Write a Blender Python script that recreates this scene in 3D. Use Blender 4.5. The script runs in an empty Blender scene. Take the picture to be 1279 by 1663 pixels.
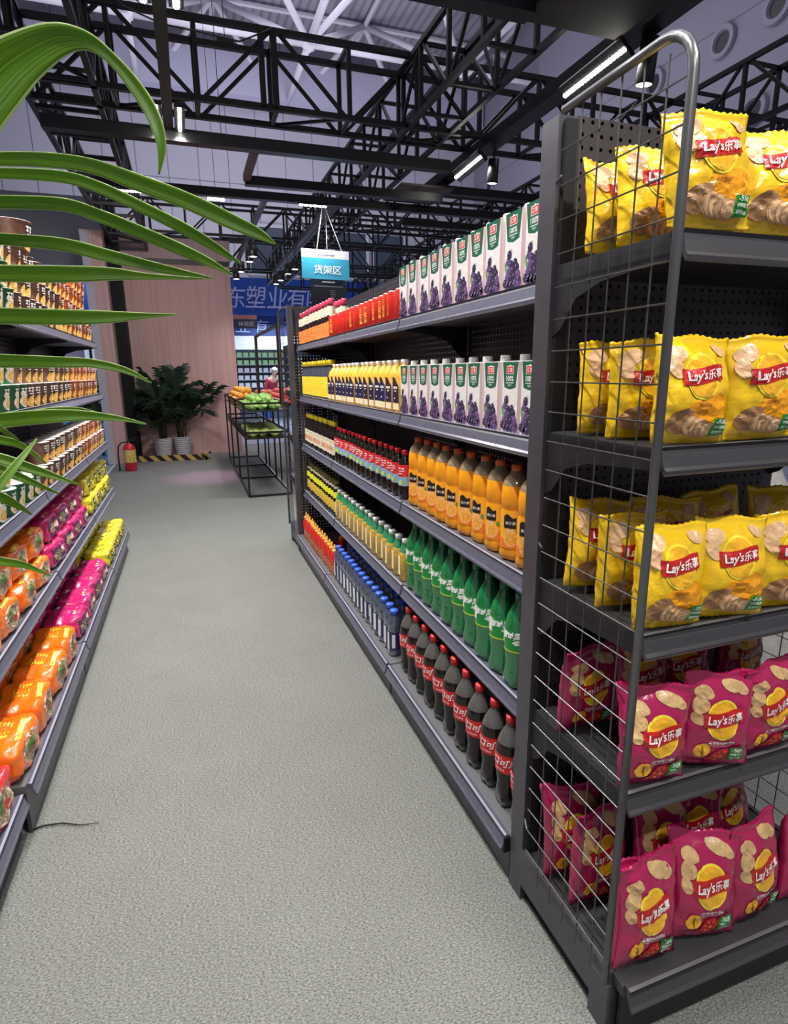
import bpy, bmesh, math, random
from mathutils import Vector, Matrix, noise, Euler
random.seed(7)
PI = math.pi
SC = bpy.context.scene
COL = SC.collection

# ------------------------------------------------------------------ camera
cam_d = bpy.data.cameras.new('camera')
cam = bpy.data.objects.new('camera', cam_d)
COL.objects.link(cam)
YAW, PITCH, ROLL, FPX = .3335, .2385, -.0109, 933.9
cam_d.sensor_fit = 'VERTICAL'
cam_d.sensor_height = 36.0
cam_d.lens = FPX / 1663 * 36.0
cam_d.clip_start = .02
cam_d.clip_end = 200
_F = Vector((math.sin(YAW) * math.cos(PITCH), math.cos(YAW) * math.cos(PITCH), -math.sin(PITCH)))
_R = Vector((math.cos(YAW), -math.sin(YAW), 0))
_U = _R.cross(_F)
_c, _s = math.cos(ROLL), math.sin(ROLL)
_R, _U = _R * _c + _U * _s, _U * _c - _R * _s
cam.matrix_world = Matrix(((_R.x, _U.x, -_F.x, 0), (_R.y, _U.y, -_F.y, 0), (_R.z, _U.z, -_F.z, 1.5), (0, 0, 0, 1)))
SC.camera = cam

# ------------------------------------------------------------------ world, lights, exposure
SC.view_settings.view_transform = 'Standard'
SC.view_settings.look = 'None'
SC.view_settings.gamma = 1
SC.view_settings.use_curve_mapping = False
SC.view_settings.exposure = 0.0
WORLD_STRENGTH = .30
world = bpy.data.worlds.new('world')
SC.world = world
world.use_nodes = True
_bg = world.node_tree.nodes['Background']
_bg.inputs[0].default_value = (.74, .72, .82, 1)
_bg.inputs[1].default_value = WORLD_STRENGTH

def area(name, loc, size, power, col=(1, 1, 1), rot=(0, 0, 0), sy=None):
    l = bpy.data.lights.new(name, 'AREA')
    l.energy = power
    l.color = col
    l.size = size
    if sy:
        l.shape = 'RECTANGLE'
        l.size_y = sy
    o = bpy.data.objects.new(name, l)
    o.location = loc
    o.rotation_euler = rot
    COL.objects.link(o)
    return o

# hall lamps high above (the hall's own daylight-blue floodlights)
area('hall_lamp_light', (2, 18, 15), 12, 1150, (.90, .88, 1))
area('hall_lamp_light', (6, 4, 15), 10, 420, (.90, .88, 1))
area('hall_roof_fill', (4, 20, 5), 12, 1250, (.92, .90, 1), (PI, 0, 0))  # low fill without a fixture, facing up at the roof

# ------------------------------------------------------------------ helpers
def mat(name, col, rough=.5, metal=0., noise_s=0, noise_a=.0, bump=0., bscale=40, emit=None, estr=1., coat=0., spec=None):
    m = bpy.data.materials.new(name)
    m.use_nodes = True
    nt = m.node_tree
    b = nt.nodes['Principled BSDF']
    b.inputs['Base Color'].default_value = (*col, 1)
    b.inputs['Roughness'].default_value = rough
    b.inputs['Metallic'].default_value = metal
    if coat:
        b.inputs['Coat Weight'].default_value = coat
        b.inputs['Coat Roughness'].default_value = .08
    if spec is not None:
        b.inputs['Specular IOR Level'].default_value = spec
    if emit:
        b.inputs['Emission Color'].default_value = (*emit, 1)
        b.inputs['Emission Strength'].default_value = estr
    if noise_a or bump:
        tc = nt.nodes.new('ShaderNodeTexCoord')
    if noise_a:
        n = nt.nodes.new('ShaderNodeTexNoise')
        n.inputs['Scale'].default_value = noise_s
        n.inputs['Detail'].default_value = 3
        nt.links.new(tc.outputs['Object'], n.inputs['Vector'])
        r = nt.nodes.new('ShaderNodeValToRGB')
        r.color_ramp.elements[0].position = .32
        r.color_ramp.elements[1].position = .68
        r.color_ramp.elements[0].color = (*[c * (1 - noise_a) for c in col], 1)
        r.color_ramp.elements[1].color = (*[min(1, c * (1 + noise_a)) for c in col], 1)
        nt.links.new(n.outputs['Fac'], r.inputs['Fac'])
        nt.links.new(r.outputs['Color'], b.inputs['Base Color'])
    if bump:
        n2 = nt.nodes.new('ShaderNodeTexNoise')
        n2.inputs['Scale'].default_value = bscale
        n2.inputs['Detail'].default_value = 4
        nt.links.new(tc.outputs['Object'], n2.inputs['Vector'])
        bp = nt.nodes.new('ShaderNodeBump')
        bp.inputs['Strength'].default_value = bump
        bp.inputs['Distance'].default_value = .01
        nt.links.new(n2.outputs['Fac'], bp.inputs['Height'])
        nt.links.new(bp.outputs['Normal'], b.inputs['Normal'])
    return m

def clear(name, col, body=.3, gloss=.25, dcol=None):
    """thin coloured plastic: part transparent, part diffuse, with a gloss"""
    m = bpy.data.materials.new(name)
    m.use_nodes = True
    nt = m.node_tree
    nt.nodes.clear()
    out = nt.nodes.new('ShaderNodeOutputMaterial')
    tr = nt.nodes.new('ShaderNodeBsdfTransparent')
    tr.inputs[0].default_value = (*col, 1)
    df = nt.nodes.new('ShaderNodeBsdfDiffuse')
    df.inputs[0].default_value = (*(dcol or col), 1)
    m1 = nt.nodes.new('ShaderNodeMixShader')
    m1.inputs[0].default_value = body
    nt.links.new(tr.outputs[0], m1.inputs[1])
    nt.links.new(df.outputs[0], m1.inputs[2])
    gl = nt.nodes.new('ShaderNodeBsdfGlossy')
    gl.inputs['Roughness'].default_value = .07
    lw = nt.nodes.new('ShaderNodeLayerWeight')
    lw.inputs[0].default_value = gloss
    m2 = nt.nodes.new('ShaderNodeMixShader')
    ma = nt.nodes.new('ShaderNodeMath'); ma.operation = 'ADD'; ma.inputs[1].default_value = .06; ma.use_clamp = True
    nt.links.new(lw.outputs['Fresnel'], ma.inputs[0]); nt.links.new(ma.outputs[0], m2.inputs[0])
    nt.links.new(m1.outputs[0], m2.inputs[1])
    nt.links.new(gl.outputs[0], m2.inputs[2])
    tc = nt.nodes.new('ShaderNodeTexCoord')
    n2 = nt.nodes.new('ShaderNodeTexNoise')
    n2.inputs['Scale'].default_value = 60
    bp = nt.nodes.new('ShaderNodeBump')
    bp.inputs['Strength'].default_value = .35
    bp.inputs['Distance'].default_value = .004
    nt.links.new(tc.outputs['Object'], n2.inputs['Vector'])
    nt.links.new(n2.outputs['Fac'], bp.inputs['Height'])
    nt.links.new(bp.outputs['Normal'], gl.inputs['Normal'])
    nt.links.new(m2.outputs[0], out.inputs[0])
    return m

def perforated(name, col, axis, sp=.025, rad=.0042):
    """steel panel with a grid of punched round holes one can see through"""
    m = mat(name, col, .45, .4)
    nt = m.node_tree
    b = nt.nodes['Principled BSDF']
    out = nt.nodes['Material Output']
    tc = nt.nodes.new('ShaderNodeTexCoord')
    sx = nt.nodes.new('ShaderNodeSeparateXYZ')
    nt.links.new(tc.outputs['Object'], sx.inputs[0])
    def cell(sock):
        a = nt.nodes.new('ShaderNodeMath'); a.operation = 'DIVIDE'; a.inputs[1].default_value = sp
        nt.links.new(sock, a.inputs[0])
        f = nt.nodes.new('ShaderNodeMath'); f.operation = 'FRACT'
        nt.links.new(a.outputs[0], f.inputs[0])
        s = nt.nodes.new('ShaderNodeMath'); s.operation = 'SUBTRACT'; s.inputs[1].default_value = .5
        nt.links.new(f.outputs[0], s.inputs[0])
        p = nt.nodes.new('ShaderNodeMath'); p.operation = 'POWER'; p.inputs[1].default_value = 2
        nt.links.new(s.outputs[0], p.inputs[0])
        return p.outputs[0]
    ad = nt.nodes.new('ShaderNodeMath'); ad.operation = 'ADD'
    nt.links.new(cell(sx.outputs[axis]), ad.inputs[0])
    nt.links.new(cell(sx.outputs['Z']), ad.inputs[1])
    lt = nt.nodes.new('ShaderNodeMath'); lt.operation = 'LESS_THAN'; lt.inputs[1].default_value = (rad / sp) ** 2
    nt.links.new(ad.outputs[0], lt.inputs[0])
    tr = nt.nodes.new('ShaderNodeBsdfTransparent')
    mx = nt.nodes.new('ShaderNodeMixShader')
    nt.links.new(lt.outputs[0], mx.inputs[0])
    nt.links.new(b.outputs[0], mx.inputs[1])
    nt.links.new(tr.outputs[0], mx.inputs[2])
    nt.links.new(mx.outputs[0], out.inputs[0])
    return m

def obj(name, bm, m, parent=None, smooth=False):
    me = bpy.data.meshes.new(name)
    if smooth:
        for f in bm.faces:
            f.smooth = True
    bm.normal_update()
    bm.to_mesh(me)
    bm.free()
    for x in (m if isinstance(m, (list, tuple)) else [m]):
        me.materials.append(x)
    o = bpy.data.objects.new(name, me)
    COL.objects.link(o)
    if parent:
        o.parent = parent
    return o

def thing(name, label, cat, loc=(0, 0, 0), rotz=0, group=None):
    o = bpy.data.objects.new(name, None)
    o.empty_display_size = .05
    COL.objects.link(o)
    o.location = loc
    o.rotation_euler = (0, 0, rotz)
    tag(o, label, cat, group)
    return o

def tag(o, label, cat, group=None, kind=None):
    o['label'] = label
    o['category'] = cat
    if group:
        o['group'] = group
    if kind:
        o['kind'] = kind
    return o

def struct(name, bm, m, label=None, cat=None, smooth=False):
    o = obj(name, bm, m, smooth=smooth)
    o['kind'] = 'structure'
    if label:
        o['label'] = label
        o['category'] = cat
    return o

def dup(root, loc, rot=None, label=None, group=None, scale=None):
    r = root.copy()
    COL.objects.link(r)
    r.location = loc
    if rot is not None:
        r.rotation_euler = rot if isinstance(rot, (tuple, list, Euler)) else (0, 0, rot)
    if scale:
        r.scale = scale
    if label:
        r['label'] = label
    if group:
        r['group'] = group
    for ch in list(root.children):
        c = ch.copy(); COL.objects.link(c); c.parent = r
        for g in list(ch.children):
            d = g.copy(); COL.objects.link(d); d.parent = c
    return r

def box(bm, x0, x1, y0, y1, z0, z1, mi=0):
    vs = [bm.verts.new((x, y, z)) for x in (x0, x1) for y in (y0, y1) for z in (z0, z1)]
    for q in ((0, 1, 3, 2), (4, 6, 7, 5), (0, 4, 5, 1), (2, 3, 7, 6), (0, 2, 6, 4), (1, 5, 7, 3)):
        f = bm.faces.new([vs[i] for i in q]); f.material_index = mi
    return vs

def bbox(*a, mi=0):
    bm = bmesh.new(); box(bm, *a, mi=mi); return bm

def tube(bm, p, q, r, seg=8, mi=0, r2=None, twist=None):
    p = Vector(p); q = Vector(q)
    d = (q - p).normalized()
    up = Vector((0, 0, 1)) if abs(d.z) < .95 else Vector((0, 1, 0))
    a = d.cross(up).normalized(); b = a.cross(d)
    r2 = r if r2 is None else r2
    off = PI / seg if twist is None else twist
    A = [bm.verts.new(p + (a * math.cos(off + 2 * PI * i / seg) + b * math.sin(off + 2 * PI * i / seg)) * r) for i in range(seg)]
    B = [bm.verts.new(q + (a * math.cos(off + 2 * PI * i / seg) + b * math.sin(off + 2 * PI * i / seg)) * r2) for i in range(seg)]
    for i in range(seg):
        f = bm.faces.new((A[i], A[(i + 1) % seg], B[(i + 1) % seg], B[i])); f.material_index = mi
        f.smooth = seg > 6
    f = bm.faces.new(A[::-1]); f.material_index = mi
    f = bm.faces.new(B); f.material_index = mi

def path(bm, pts, r, seg=8, mi=0, radii=None):
    """round tube through a list of points"""
    pts = [Vector(p) for p in pts]
    rings = []
    n = len(pts)
    prev = None
    for i, p in enumerate(pts):
        d = (pts[min(i + 1, n - 1)] - pts[max(i - 1, 0)]).normalized()
        if prev is None:
            up = Vector((0, 0, 1)) if abs(d.z) < .9 else Vector((0, 1, 0))
            a = d.cross(up).normalized()
        else:
            a = (prev - d * prev.dot(d)).normalized()
        prev = a
        b = d.cross(a)
        rr = radii[i] if radii else r
        rings.append([bm.verts.new(p + (a * math.cos(2 * PI * k / seg) + b * math.sin(2 * PI * k / seg)) * rr) for k in range(seg)])
    for i in range(n - 1):
        for k in range(seg):
            f = bm.faces.new((rings[i][k], rings[i][(k + 1) % seg], rings[i + 1][(k + 1) % seg], rings[i + 1][k]))
            f.material_index = mi; f.smooth = True
    f = bm.faces.new(rings[0][::-1]); f.material_index = mi
    f = bm.faces.new(rings[-1]); f.material_index = mi

def lathe(bm, prof, seg=16, mi=0, cx=0, cy=0, sq=0., mis=None, lobes=None):
    """prof [(r,z)]; sq>0 squares the section off; mis gives one material per segment"""
    rings = []
    for j, (r, z) in enumerate(prof):
        if r < 1e-6:
            rings.append([bm.verts.new((cx, cy, z))])
            continue
        ring = []
        for i in range(seg):
            t = 2 * PI * i / seg + (PI / seg)
            k = 1.
            if sq:
                k = (abs(math.cos(t)) ** (2 + 6 * sq) + abs(math.sin(t)) ** (2 + 6 * sq)) ** (-1 / (2 + 6 * sq))
            if lobes and j in lobes:
                k *= 1 + .10 * math.cos(5 * t)
            ring.append(bm.verts.new((cx + r * k * math.cos(t), cy + r * k * math.sin(t), z)))
        rings.append(ring)
    for j in range(len(rings) - 1):
        A, B = rings[j], rings[j + 1]
        m = mis[j] if mis else mi
        for i in range(seg):
            if len(A) == 1 and len(B) == 1:
                continue
            if len(A) == 1:
                f = bm.faces.new((A[0], B[(i + 1) % seg], B[i]))
            elif len(B) == 1:
                f = bm.faces.new((A[i], A[(i + 1) % seg], B[0]))
            else:
                f = bm.faces.new((A[i], A[(i + 1) % seg], B[(i + 1) % seg], B[i]))
            f.material_index = m
            f.smooth = True

def extrude_y(bm, prof, y0, y1, mi=0, mis=None):
    """closed (x,z) profile extruded along y"""
    A = [bm.verts.new((x, y0, z)) for x, z in prof]
    B = [bm.verts.new((x, y1, z)) for x, z in prof]
    n = len(prof)
    for i in range(n):
        f = bm.faces.new((A[i], A[(i + 1) % n], B[(i + 1) % n], B[i])); f.material_index = mis[i] if mis else mi
    f = bm.faces.new(A[::-1]); f.material_index = mi
    f = bm.faces.new(B); f.material_index = mi

def extrude_x(bm, prof, x0, x1, mi=0, mis=None):
    A = [bm.verts.new((x0, y, z)) for y, z in prof]
    B = [bm.verts.new((x1, y, z)) for y, z in prof]
    n = len(prof)
    for i in range(n):
        f = bm.faces.new((A[i], A[(i + 1) % n], B[(i + 1) % n], B[i])); f.material_index = mis[i] if mis else mi
    f = bm.faces.new(A[::-1]); f.material_index = mi
    f = bm.faces.new(B); f.material_index = mi

_tx = {}
def text2d(body, size=1., shear=0., wide=1., bold=0.):
    """lettering as flat 2-d triangles centred on 0,0 (size = height of a capital block)"""
    k = (body, shear, bold)
    if k not in _tx:
        c = bpy.data.curves.new('lettering', 'FONT')
        c.body = body
        c.shear = shear
        c.resolution_u = 2
        c.offset = bold
        o = bpy.data.objects.new('lettering', c)
        COL.objects.link(o)
        bpy.context.view_layer.update()
        me = bpy.data.meshes.new_from_object(o.evaluated_get(bpy.context.evaluated_depsgraph_get()))
        vs = [(v.co.x, v.co.y) for v in me.vertices]
        fs = [tuple(p.vertices) for p in me.polygons]
        bpy.data.objects.remove(o); bpy.data.curves.remove(c); bpy.data.meshes.remove(me)
        xs = [v[0] for v in vs]; ys = [v[1] for v in vs]
        cx, cy = (min(xs) + max(xs)) / 2, (min(ys) + max(ys)) / 2
        h = max(ys) - min(ys)
        _tx[k] = ([((x - cx) / h, (y - cy) / h) for x, y in vs], fs)
    vs, fs = _tx[k]
    return [(x * size * wide, y * size) for x, y in vs], fs

def put2d(bm, t, fn, mi=0):
    vs, fs = t
    V = [bm.verts.new(fn(x, y)) for x, y in vs]
    for f in fs:
        try:
            g = bm.faces.new([V[i] for i in f]); g.material_index = mi
        except ValueError:
            pass

def quad2d(x0, x1, y0, y1, nx=6, ny=4, warp=None):
    vs = []
    for j in range(ny + 1):
        for i in range(nx + 1):
            x = x0 + (x1 - x0) * i / nx; y = y0 + (y1 - y0) * j / ny
            if warp:
                x, y = warp(x, y)
            vs.append((x, y))
    fs = [(j * (nx + 1) + i, j * (nx + 1) + i + 1, (j + 1) * (nx + 1) + i + 1, (j + 1) * (nx + 1) + i) for j in range(ny) for i in range(nx)]
    return vs, fs

def blob2d(cx, cy, rx, ry, rot=0, seg=20, rings=3, wob=0., seed=0, ring0=0.):
    vs = []; fs = []
    rnd = random.Random(seed)
    ph = [rnd.uniform(0, 6.28) for _ in range(3)]
    c, s = math.cos(rot), math.sin(rot)
    for j in range(rings + 1):
        k = ring0 + (1 - ring0) * j / rings
        for i in range(seg):
            t = 2 * PI * i / seg
            w = 1 + wob * (math.sin(2 * t + ph[0]) + .6 * math.sin(3 * t + ph[1]))
            x = rx * k * w * math.cos(t); y = ry * k * w * math.sin(t)
            vs.append((cx + x * c - y * s, cy + x * s + y * c))
    for j in range(rings):
        for i in range(seg):
            a, b = j * seg + i, j * seg + (i + 1) % seg
            fs.append((a, b, b + seg, a + seg))
    return vs, fs

ORD = ['first', 'second', 'third', 'fourth', 'fifth', 'sixth', 'seventh', 'eighth', 'ninth', 'tenth', 'eleventh', 'twelfth',
       'thirteenth', 'fourteenth', 'fifteenth', 'sixteenth', 'seventeenth', 'eighteenth', 'nineteenth', 'twentieth', 'twenty-first',
       'twenty-second', 'twenty-third', 'twenty-fourth']

# ------------------------------------------------------------------ materials
M = {}
M['steel'] = mat('grey_shelf_steel', (.105, .10, .12), .38, .55, 25, .08)
M['rail'] = mat('price_rail_plastic', (.115, .115, .165), .25, .1, 60, .10)
M['rail_ridge'] = mat('price_rail_ridge_highlight', (.30, .30, .38), .2)  # paler rail plastic, a highlight painted along ridge and lip
M['rail_groove'] = mat('price_rail_groove_shade', (.035, .035, .055), .4)  # darker rail plastic, shade painted into the groove
M['rail_dark'] = mat('endcap_rail_steel', (.075, .072, .08), .4, .4)
M['tray'] = mat('shelf_tray_steel', (.17, .165, .18), .42, .3)
M['tray_d'] = mat('endcap_tray_steel', (.06, .062, .066), .4, .4)
M['dark'] = mat('dark_back_steel', (.022, .021, .026), .5, .3)
M['wire'] = mat('grid_wire', (.10, .10, .105), .35, .7)
M['tubem'] = mat('side_frame_tube', (.20, .20, .21), .3, .8)
M['truss'] = mat('black_truss_steel', (.012, .013, .013), .42, .3)
M['beam'] = mat('black_light_beam', (.010, .010, .012), .4, .2)
M['pipe'] = mat('rust_red_beam', (.10, .03, .022), .5)
M['perfY'] = perforated('perforated_panel_lengthwise', (.050, .047, .058), 'Y')
M['perfX'] = perforated('perforated_panel_crosswise', (.075, .065, .065), 'X')
M['led'] = mat('led_strip', (1, 1, 1), .5, emit=(1, .98, .90), estr=45)
M['ledw'] = mat('small_lamp_glow', (1, 1, 1), .5, emit=(1, .95, .9), estr=7)
M['white'] = mat('white_plastic', (.80, .79, .78), .35)
M['black'] = mat('black_plastic', (.012, .012, .013), .35)

def carpet_mat():
    m = bpy.data.materials.new('grey_felt_carpet')
    m.use_nodes = True
    nt = m.node_tree
    b = nt.nodes['Principled BSDF']
    b.inputs['Roughness'].default_value = .95
    b.inputs['Specular IOR Level'].default_value = .15
    tc = nt.nodes.new('ShaderNodeTexCoord')
    n1 = nt.nodes.new('ShaderNodeTexNoise'); n1.inputs['Scale'].default_value = 130; n1.inputs['Detail'].default_value = 8; n1.inputs['Roughness'].default_value = .75
    n2 = nt.nodes.new('ShaderNodeTexNoise'); n2.inputs['Scale'].default_value = 2.2; n2.inputs['Detail'].default_value = 9; n2.inputs['Roughness'].default_value = .72
    mp = nt.nodes.new('ShaderNodeMapping'); mp.inputs['Scale'].default_value = (1, 2.2, 1)
    nt.links.new(tc.outputs['Object'], mp.inputs[0])
    nt.links.new(mp.outputs[0], n1.inputs['Vector'])
    nt.links.new(tc.outputs['Object'], n2.inputs['Vector'])
    r = nt.nodes.new('ShaderNodeValToRGB')
    r.color_ramp.elements[0].position = .375; r.color_ramp.elements[0].color = (.060, .062, .060, 1)
    r.color_ramp.elements[1].position = .625; r.color_ramp.elements[1].color = (.335, .338, .318, 1)
    nt.links.new(n1.outputs['Fac'], r.inputs[0])
    mx = nt.nodes.new('ShaderNodeMixRGB'); mx.blend_type = 'MULTIPLY'; mx.inputs[0].default_value = .5
    r2 = nt.nodes.new('ShaderNodeValToRGB')
    r2.color_ramp.elements[0].position = .3; r2.color_ramp.elements[0].color = (.74, .74, .73, 1)
    r2.color_ramp.elements[1].position = .7; r2.color_ramp.elements[1].color = (1, 1, 1, 1)
    nt.links.new(n2.outputs['Fac'], r2.inputs[0])
    nt.links.new(r.outputs[0], mx.inputs[1]); nt.links.new(r2.outputs[0], mx.inputs[2])
    nt.links.new(mx.outputs[0], b.inputs['Base Color'])
    bp = nt.nodes.new('ShaderNodeBump'); bp.inputs['Strength'].default_value = .25; bp.inputs['Distance'].default_value = .003
    nt.links.new(n1.outputs['Fac'], bp.inputs['Height']); nt.links.new(bp.outputs[0], b.inputs['Normal'])
    return m

def streak_mat(name, col, amt=.12, sc=(30, 30, .6)):
    m = mat(name, col, .55)
    nt = m.node_tree
    tc = nt.nodes.new('ShaderNodeTexCoord'); mp = nt.nodes.new('ShaderNodeMapping'); mp.inputs['Scale'].default_value = sc
    n = nt.nodes.new('ShaderNodeTexNoise'); n.inputs['Scale'].default_value = 1; n.inputs['Detail'].default_value = 5
    r = nt.nodes.new('ShaderNodeValToRGB')
    r.color_ramp.elements[0].position = .3; r.color_ramp.elements[1].position = .7
    r.color_ramp.elements[0].color = (*[c * (1 - amt) for c in col], 1)
    r.color_ramp.elements[1].color = (*[c * (1 + amt) for c in col], 1)
    nt.links.new(tc.outputs['Object'], mp.inputs[0]); nt.links.new(mp.outputs[0], n.inputs['Vector'])
    nt.links.new(n.outputs['Fac'], r.inputs[0]); nt.links.new(r.outputs[0], nt.nodes['Principled BSDF'].inputs['Base Color'])
    return m

def seam_mat(name, col, line, w, h, mort=.01, axis='XZ', rough=.6):
    m = mat(name, col, rough)
    nt = m.node_tree
    tc = nt.nodes.new('ShaderNodeTexCoord'); sx = nt.nodes.new('ShaderNodeSeparateXYZ'); cx = nt.nodes.new('ShaderNodeCombineXYZ')
    nt.links.new(tc.outputs['Object'], sx.inputs[0])
    nt.links.new(sx.outputs[axis[0]], cx.inputs[0]); nt.links.new(sx.outputs[axis[1]], cx.inputs[1])
    br = nt.nodes.new('ShaderNodeTexBrick')
    br.offset = 0
    br.inputs['Color1'].default_value = (*col, 1); br.inputs['Color2'].default_value = (*[c * .96 for c in col], 1)
    br.inputs['Mortar'].default_value = (*line, 1); br.inputs['Scale'].default_value = 1
    br.inputs['Mortar Size'].default_value = mort; br.inputs['Brick Width'].default_value = w; br.inputs['Row Height'].default_value = h
    nt.links.new(cx.outputs[0], br.inputs['Vector']); nt.links.new(br.outputs['Color'], nt.nodes['Principled BSDF'].inputs['Base Color'])
    return m

# ================================================================== LARGE STRUCTURE
bm = bmesh.new()
vs = [bm.verts.new(p) for p in ((-1.30, -2.5, 0), (7.5, -2.5, 0), (7.5, 13.0, 0), (-1.30, 13.0, 0))]
bm.faces.new(vs)
floor = struct('floor', bm, carpet_mat())
bm = bbox(-26, 30, -8, 31, -.06, -.012)
struct('floor', bm, mat('polished_hall_floor', (.34, .36, .46), .22, noise_s=.7, noise_a=.08))
bm = bbox(-1.335, -1.30, -2.5, 13, -.012, .004)
struct('trim_1', bm, mat('white_carpet_edging', (.6, .62, .7), .3))
struct('wall_back', bbox(-26, 30, 30, 30.3, -.06, 16.0), seam_mat('lilac_wall_sheets', (.46, .455, .53), (.17, .17, .22), 1.3, 5.0, .02, 'XZ'))
struct('wall_right', bbox(15, 15.3, -4, 31, -.06, 16.0), seam_mat('grey_wall_sheets', (.26, .255, .32), (.10, .10, .14), 40., 1.8, .015, 'YZ'))
struct('ceiling', bbox(-26, 30, -8, 31, 16.0, 16.1), seam_mat('ribbed_roof_sheets', (.36, .355, .40), (.24, .235, .28), .35, 30, .07, 'XY'))

# white space frame under the roof
bm = bmesh.new()
nodes_lo = {}
gx, gy, zl, zt = 6.2, 6.2, 13.3, 15.8
ax, ay = 5.3, 11.9
for i in range(-4, 5):
    for j in range(-2, 4):
        nodes_lo[(i, j)] = Vector((ax + i * gx, ay + j * gy, zl))
for (i, j), p in nodes_lo.items():
    bmesh.ops.create_icosphere(bm, subdivisions=1, radius=.30, matrix=Matrix.Translation(p))
    for d in ((1, 0), (0, 1)):
        q = nodes_lo.get((i + d[0], j + d[1]))
        if q:
            tube(bm, p, q, .13, 8)
    for dx in (-.5, .5):
        for dy in (-.5, .5):
            tube(bm, p, p + Vector((gx * dx, gy * dy, zt - zl)), .12, 8)
    c = p + Vector((gx * .5, gy * .5, zt - zl))
    tube(bm, c, c + Vector((gx, 0, 0)), .10, 6)
    tube(bm, c, c + Vector((0, gy, 0)), .10, 6)
o = struct('trim_2', bm, mat('white_space_frame_tube', (.62, .61, .68), .5))
# pale bulkhead below the roof edge on the far wall
struct('trim_3', bbox(-26, 14.9, 28.9, 29.95, 13.2, 15.0), mat('pale_bulkhead', (.50, .49, .64), .5))
# round air nozzles in the right-hand wall
nozm = mat('air_nozzle_rim', (.26, .255, .32), .5)
for k, (y, z) in enumerate(((14.64, 10.39), (13.0, 10.43), (13.36, 8.22), (28.2, 10.38), (11.2, 10.4), (17.2, 10.4))):
    t = thing('air_nozzle', 'round air nozzle in grey hall wall, ' + ['above the tall right-hand mesh panel', 'at the upper right corner of the photo', 'behind the far black truss at right',
              'far away, seen just left of the tall post', 'nearest, past the photo edge', 'between the far and near nozzles'][k], 'air vent', (14.98, y, z), 0, 'air nozzles in the right hall wall')
    b1 = bmesh.new(); n = 24
    for (ra, xa, rb, xb) in ((.42, 0, .40, -.10), (.40, -.10, .28, -.10), (.28, -.10, .24, .0)):
        A = [b1.verts.new((xa, ra * math.cos(2 * PI * i / n), ra * math.sin(2 * PI * i / n))) for i in range(n)]
        B = [b1.verts.new((xb, rb * math.cos(2 * PI * i / n), rb * math.sin(2 * PI * i / n))) for i in range(n)]
        for i in range(n):
            b1.faces.new((A[i], A[(i + 1) % n], B[(i + 1) % n], B[i]))
    obj('rim', b1, nozm, t)
    b2 = bmesh.new()
    b2.faces.new([b2.verts.new((-.02, .26 * math.cos(2 * PI * i / n), .26 * math.sin(2 * PI * i / n))) for i in range(n)])
    obj('opening', b2, M['black'], t)
# hall windows far behind the blue banner
wm = mat('far_window_glass', (.05, .07, .10), .15)
wf = mat('far_window_frame', (.45, .47, .55), .4)
for k, (x0, x1) in enumerate(((3.3, 4.9), (5.3, 7.0), (7.4, 9.0), (9.4, 11.0))):
    b = bmesh.new(); box(b, x0, x1, 29.86, 29.96, 6.2, 8.2)
    w = struct('window_%d' % (k + 1), b, wm)
    b = bmesh.new()
    for a in ((x0 - .15, x0, 6.05, 8.35), (x1, x1 + .15, 6.05, 8.35), (x0, x1, 6.05, 6.2), (x0, x1, 8.2, 8.35)):
        box(b, a[0], a[1], 29.8, 29.97, a[2], a[3])
    obj('window_frame', b, wf, w)

# pink streaked panel walls of the booth
pink = streak_mat('pink_streaked_board', (.55, .335, .31))
struct('wall_booth', bbox(-.92, .905, 11.75, 11.90, 0, 3.42), pink)
bm = bbox(-.92, .93, 11.72, 11.90, 3.50, 3.86)
struct('trim_4', bm, streak_mat('pink_header_board', (.46, .31, .32)))
struct('trim_5', bbox(-.92, .905, 11.70, 11.88, 3.42, 3.50), M['black'])
bm = bmesh.new(); box(bm, -1.30, -1.10, 10.95, 11.5, 0, 3.75); box(bm, -1.42, -1.30, 10.95, 11.5, 0, 3.75, 1)
struct('wall_side', bm, [pink, mat('pale_board_edge', (.46, .43, .50), .5)])
bm = bmesh.new(); box(bm, -1.10, -.92, 11.32, 11.74, 0, 4.3)
o = struct('trim_6', bm, mat('matt_black_column', (.008, .008, .009), .6, spec=.2))

# ================================================================== SHELVING
# right-hand run: rails face the aisle (-X)
RX, RB, RK, RBACK = .836, .758, .788, 1.155
SHELF_R = [('base', .155), ('low', .54), ('mid', .934), ('high', 1.325), ('top', 1.715)]
BAYS_R = [(1.245, 2.343), (2.353, 3.670), (3.680, 4.750)]

RAIL_MI = [1, 0, 0, 0, 0, 0, 1, 2, 2, 1, 0, 0, 0]
def rail_profile(xf, zt, s):
    """price channel, s=-1 faces -X, s=+1 faces +X"""
    p = [(0, -.046), (.003, -.050), (.010, -.040), (.024, -.012), (.030, -.012), (.030, .002), (.019, .004), (.011, .003), (.0135, -.004), (.0095, -.009), (.0105, -.013), (.0045, -.034), (-.001, -.040)]
    return [(xf - s * a, zt + b) for a, b in p]

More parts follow.
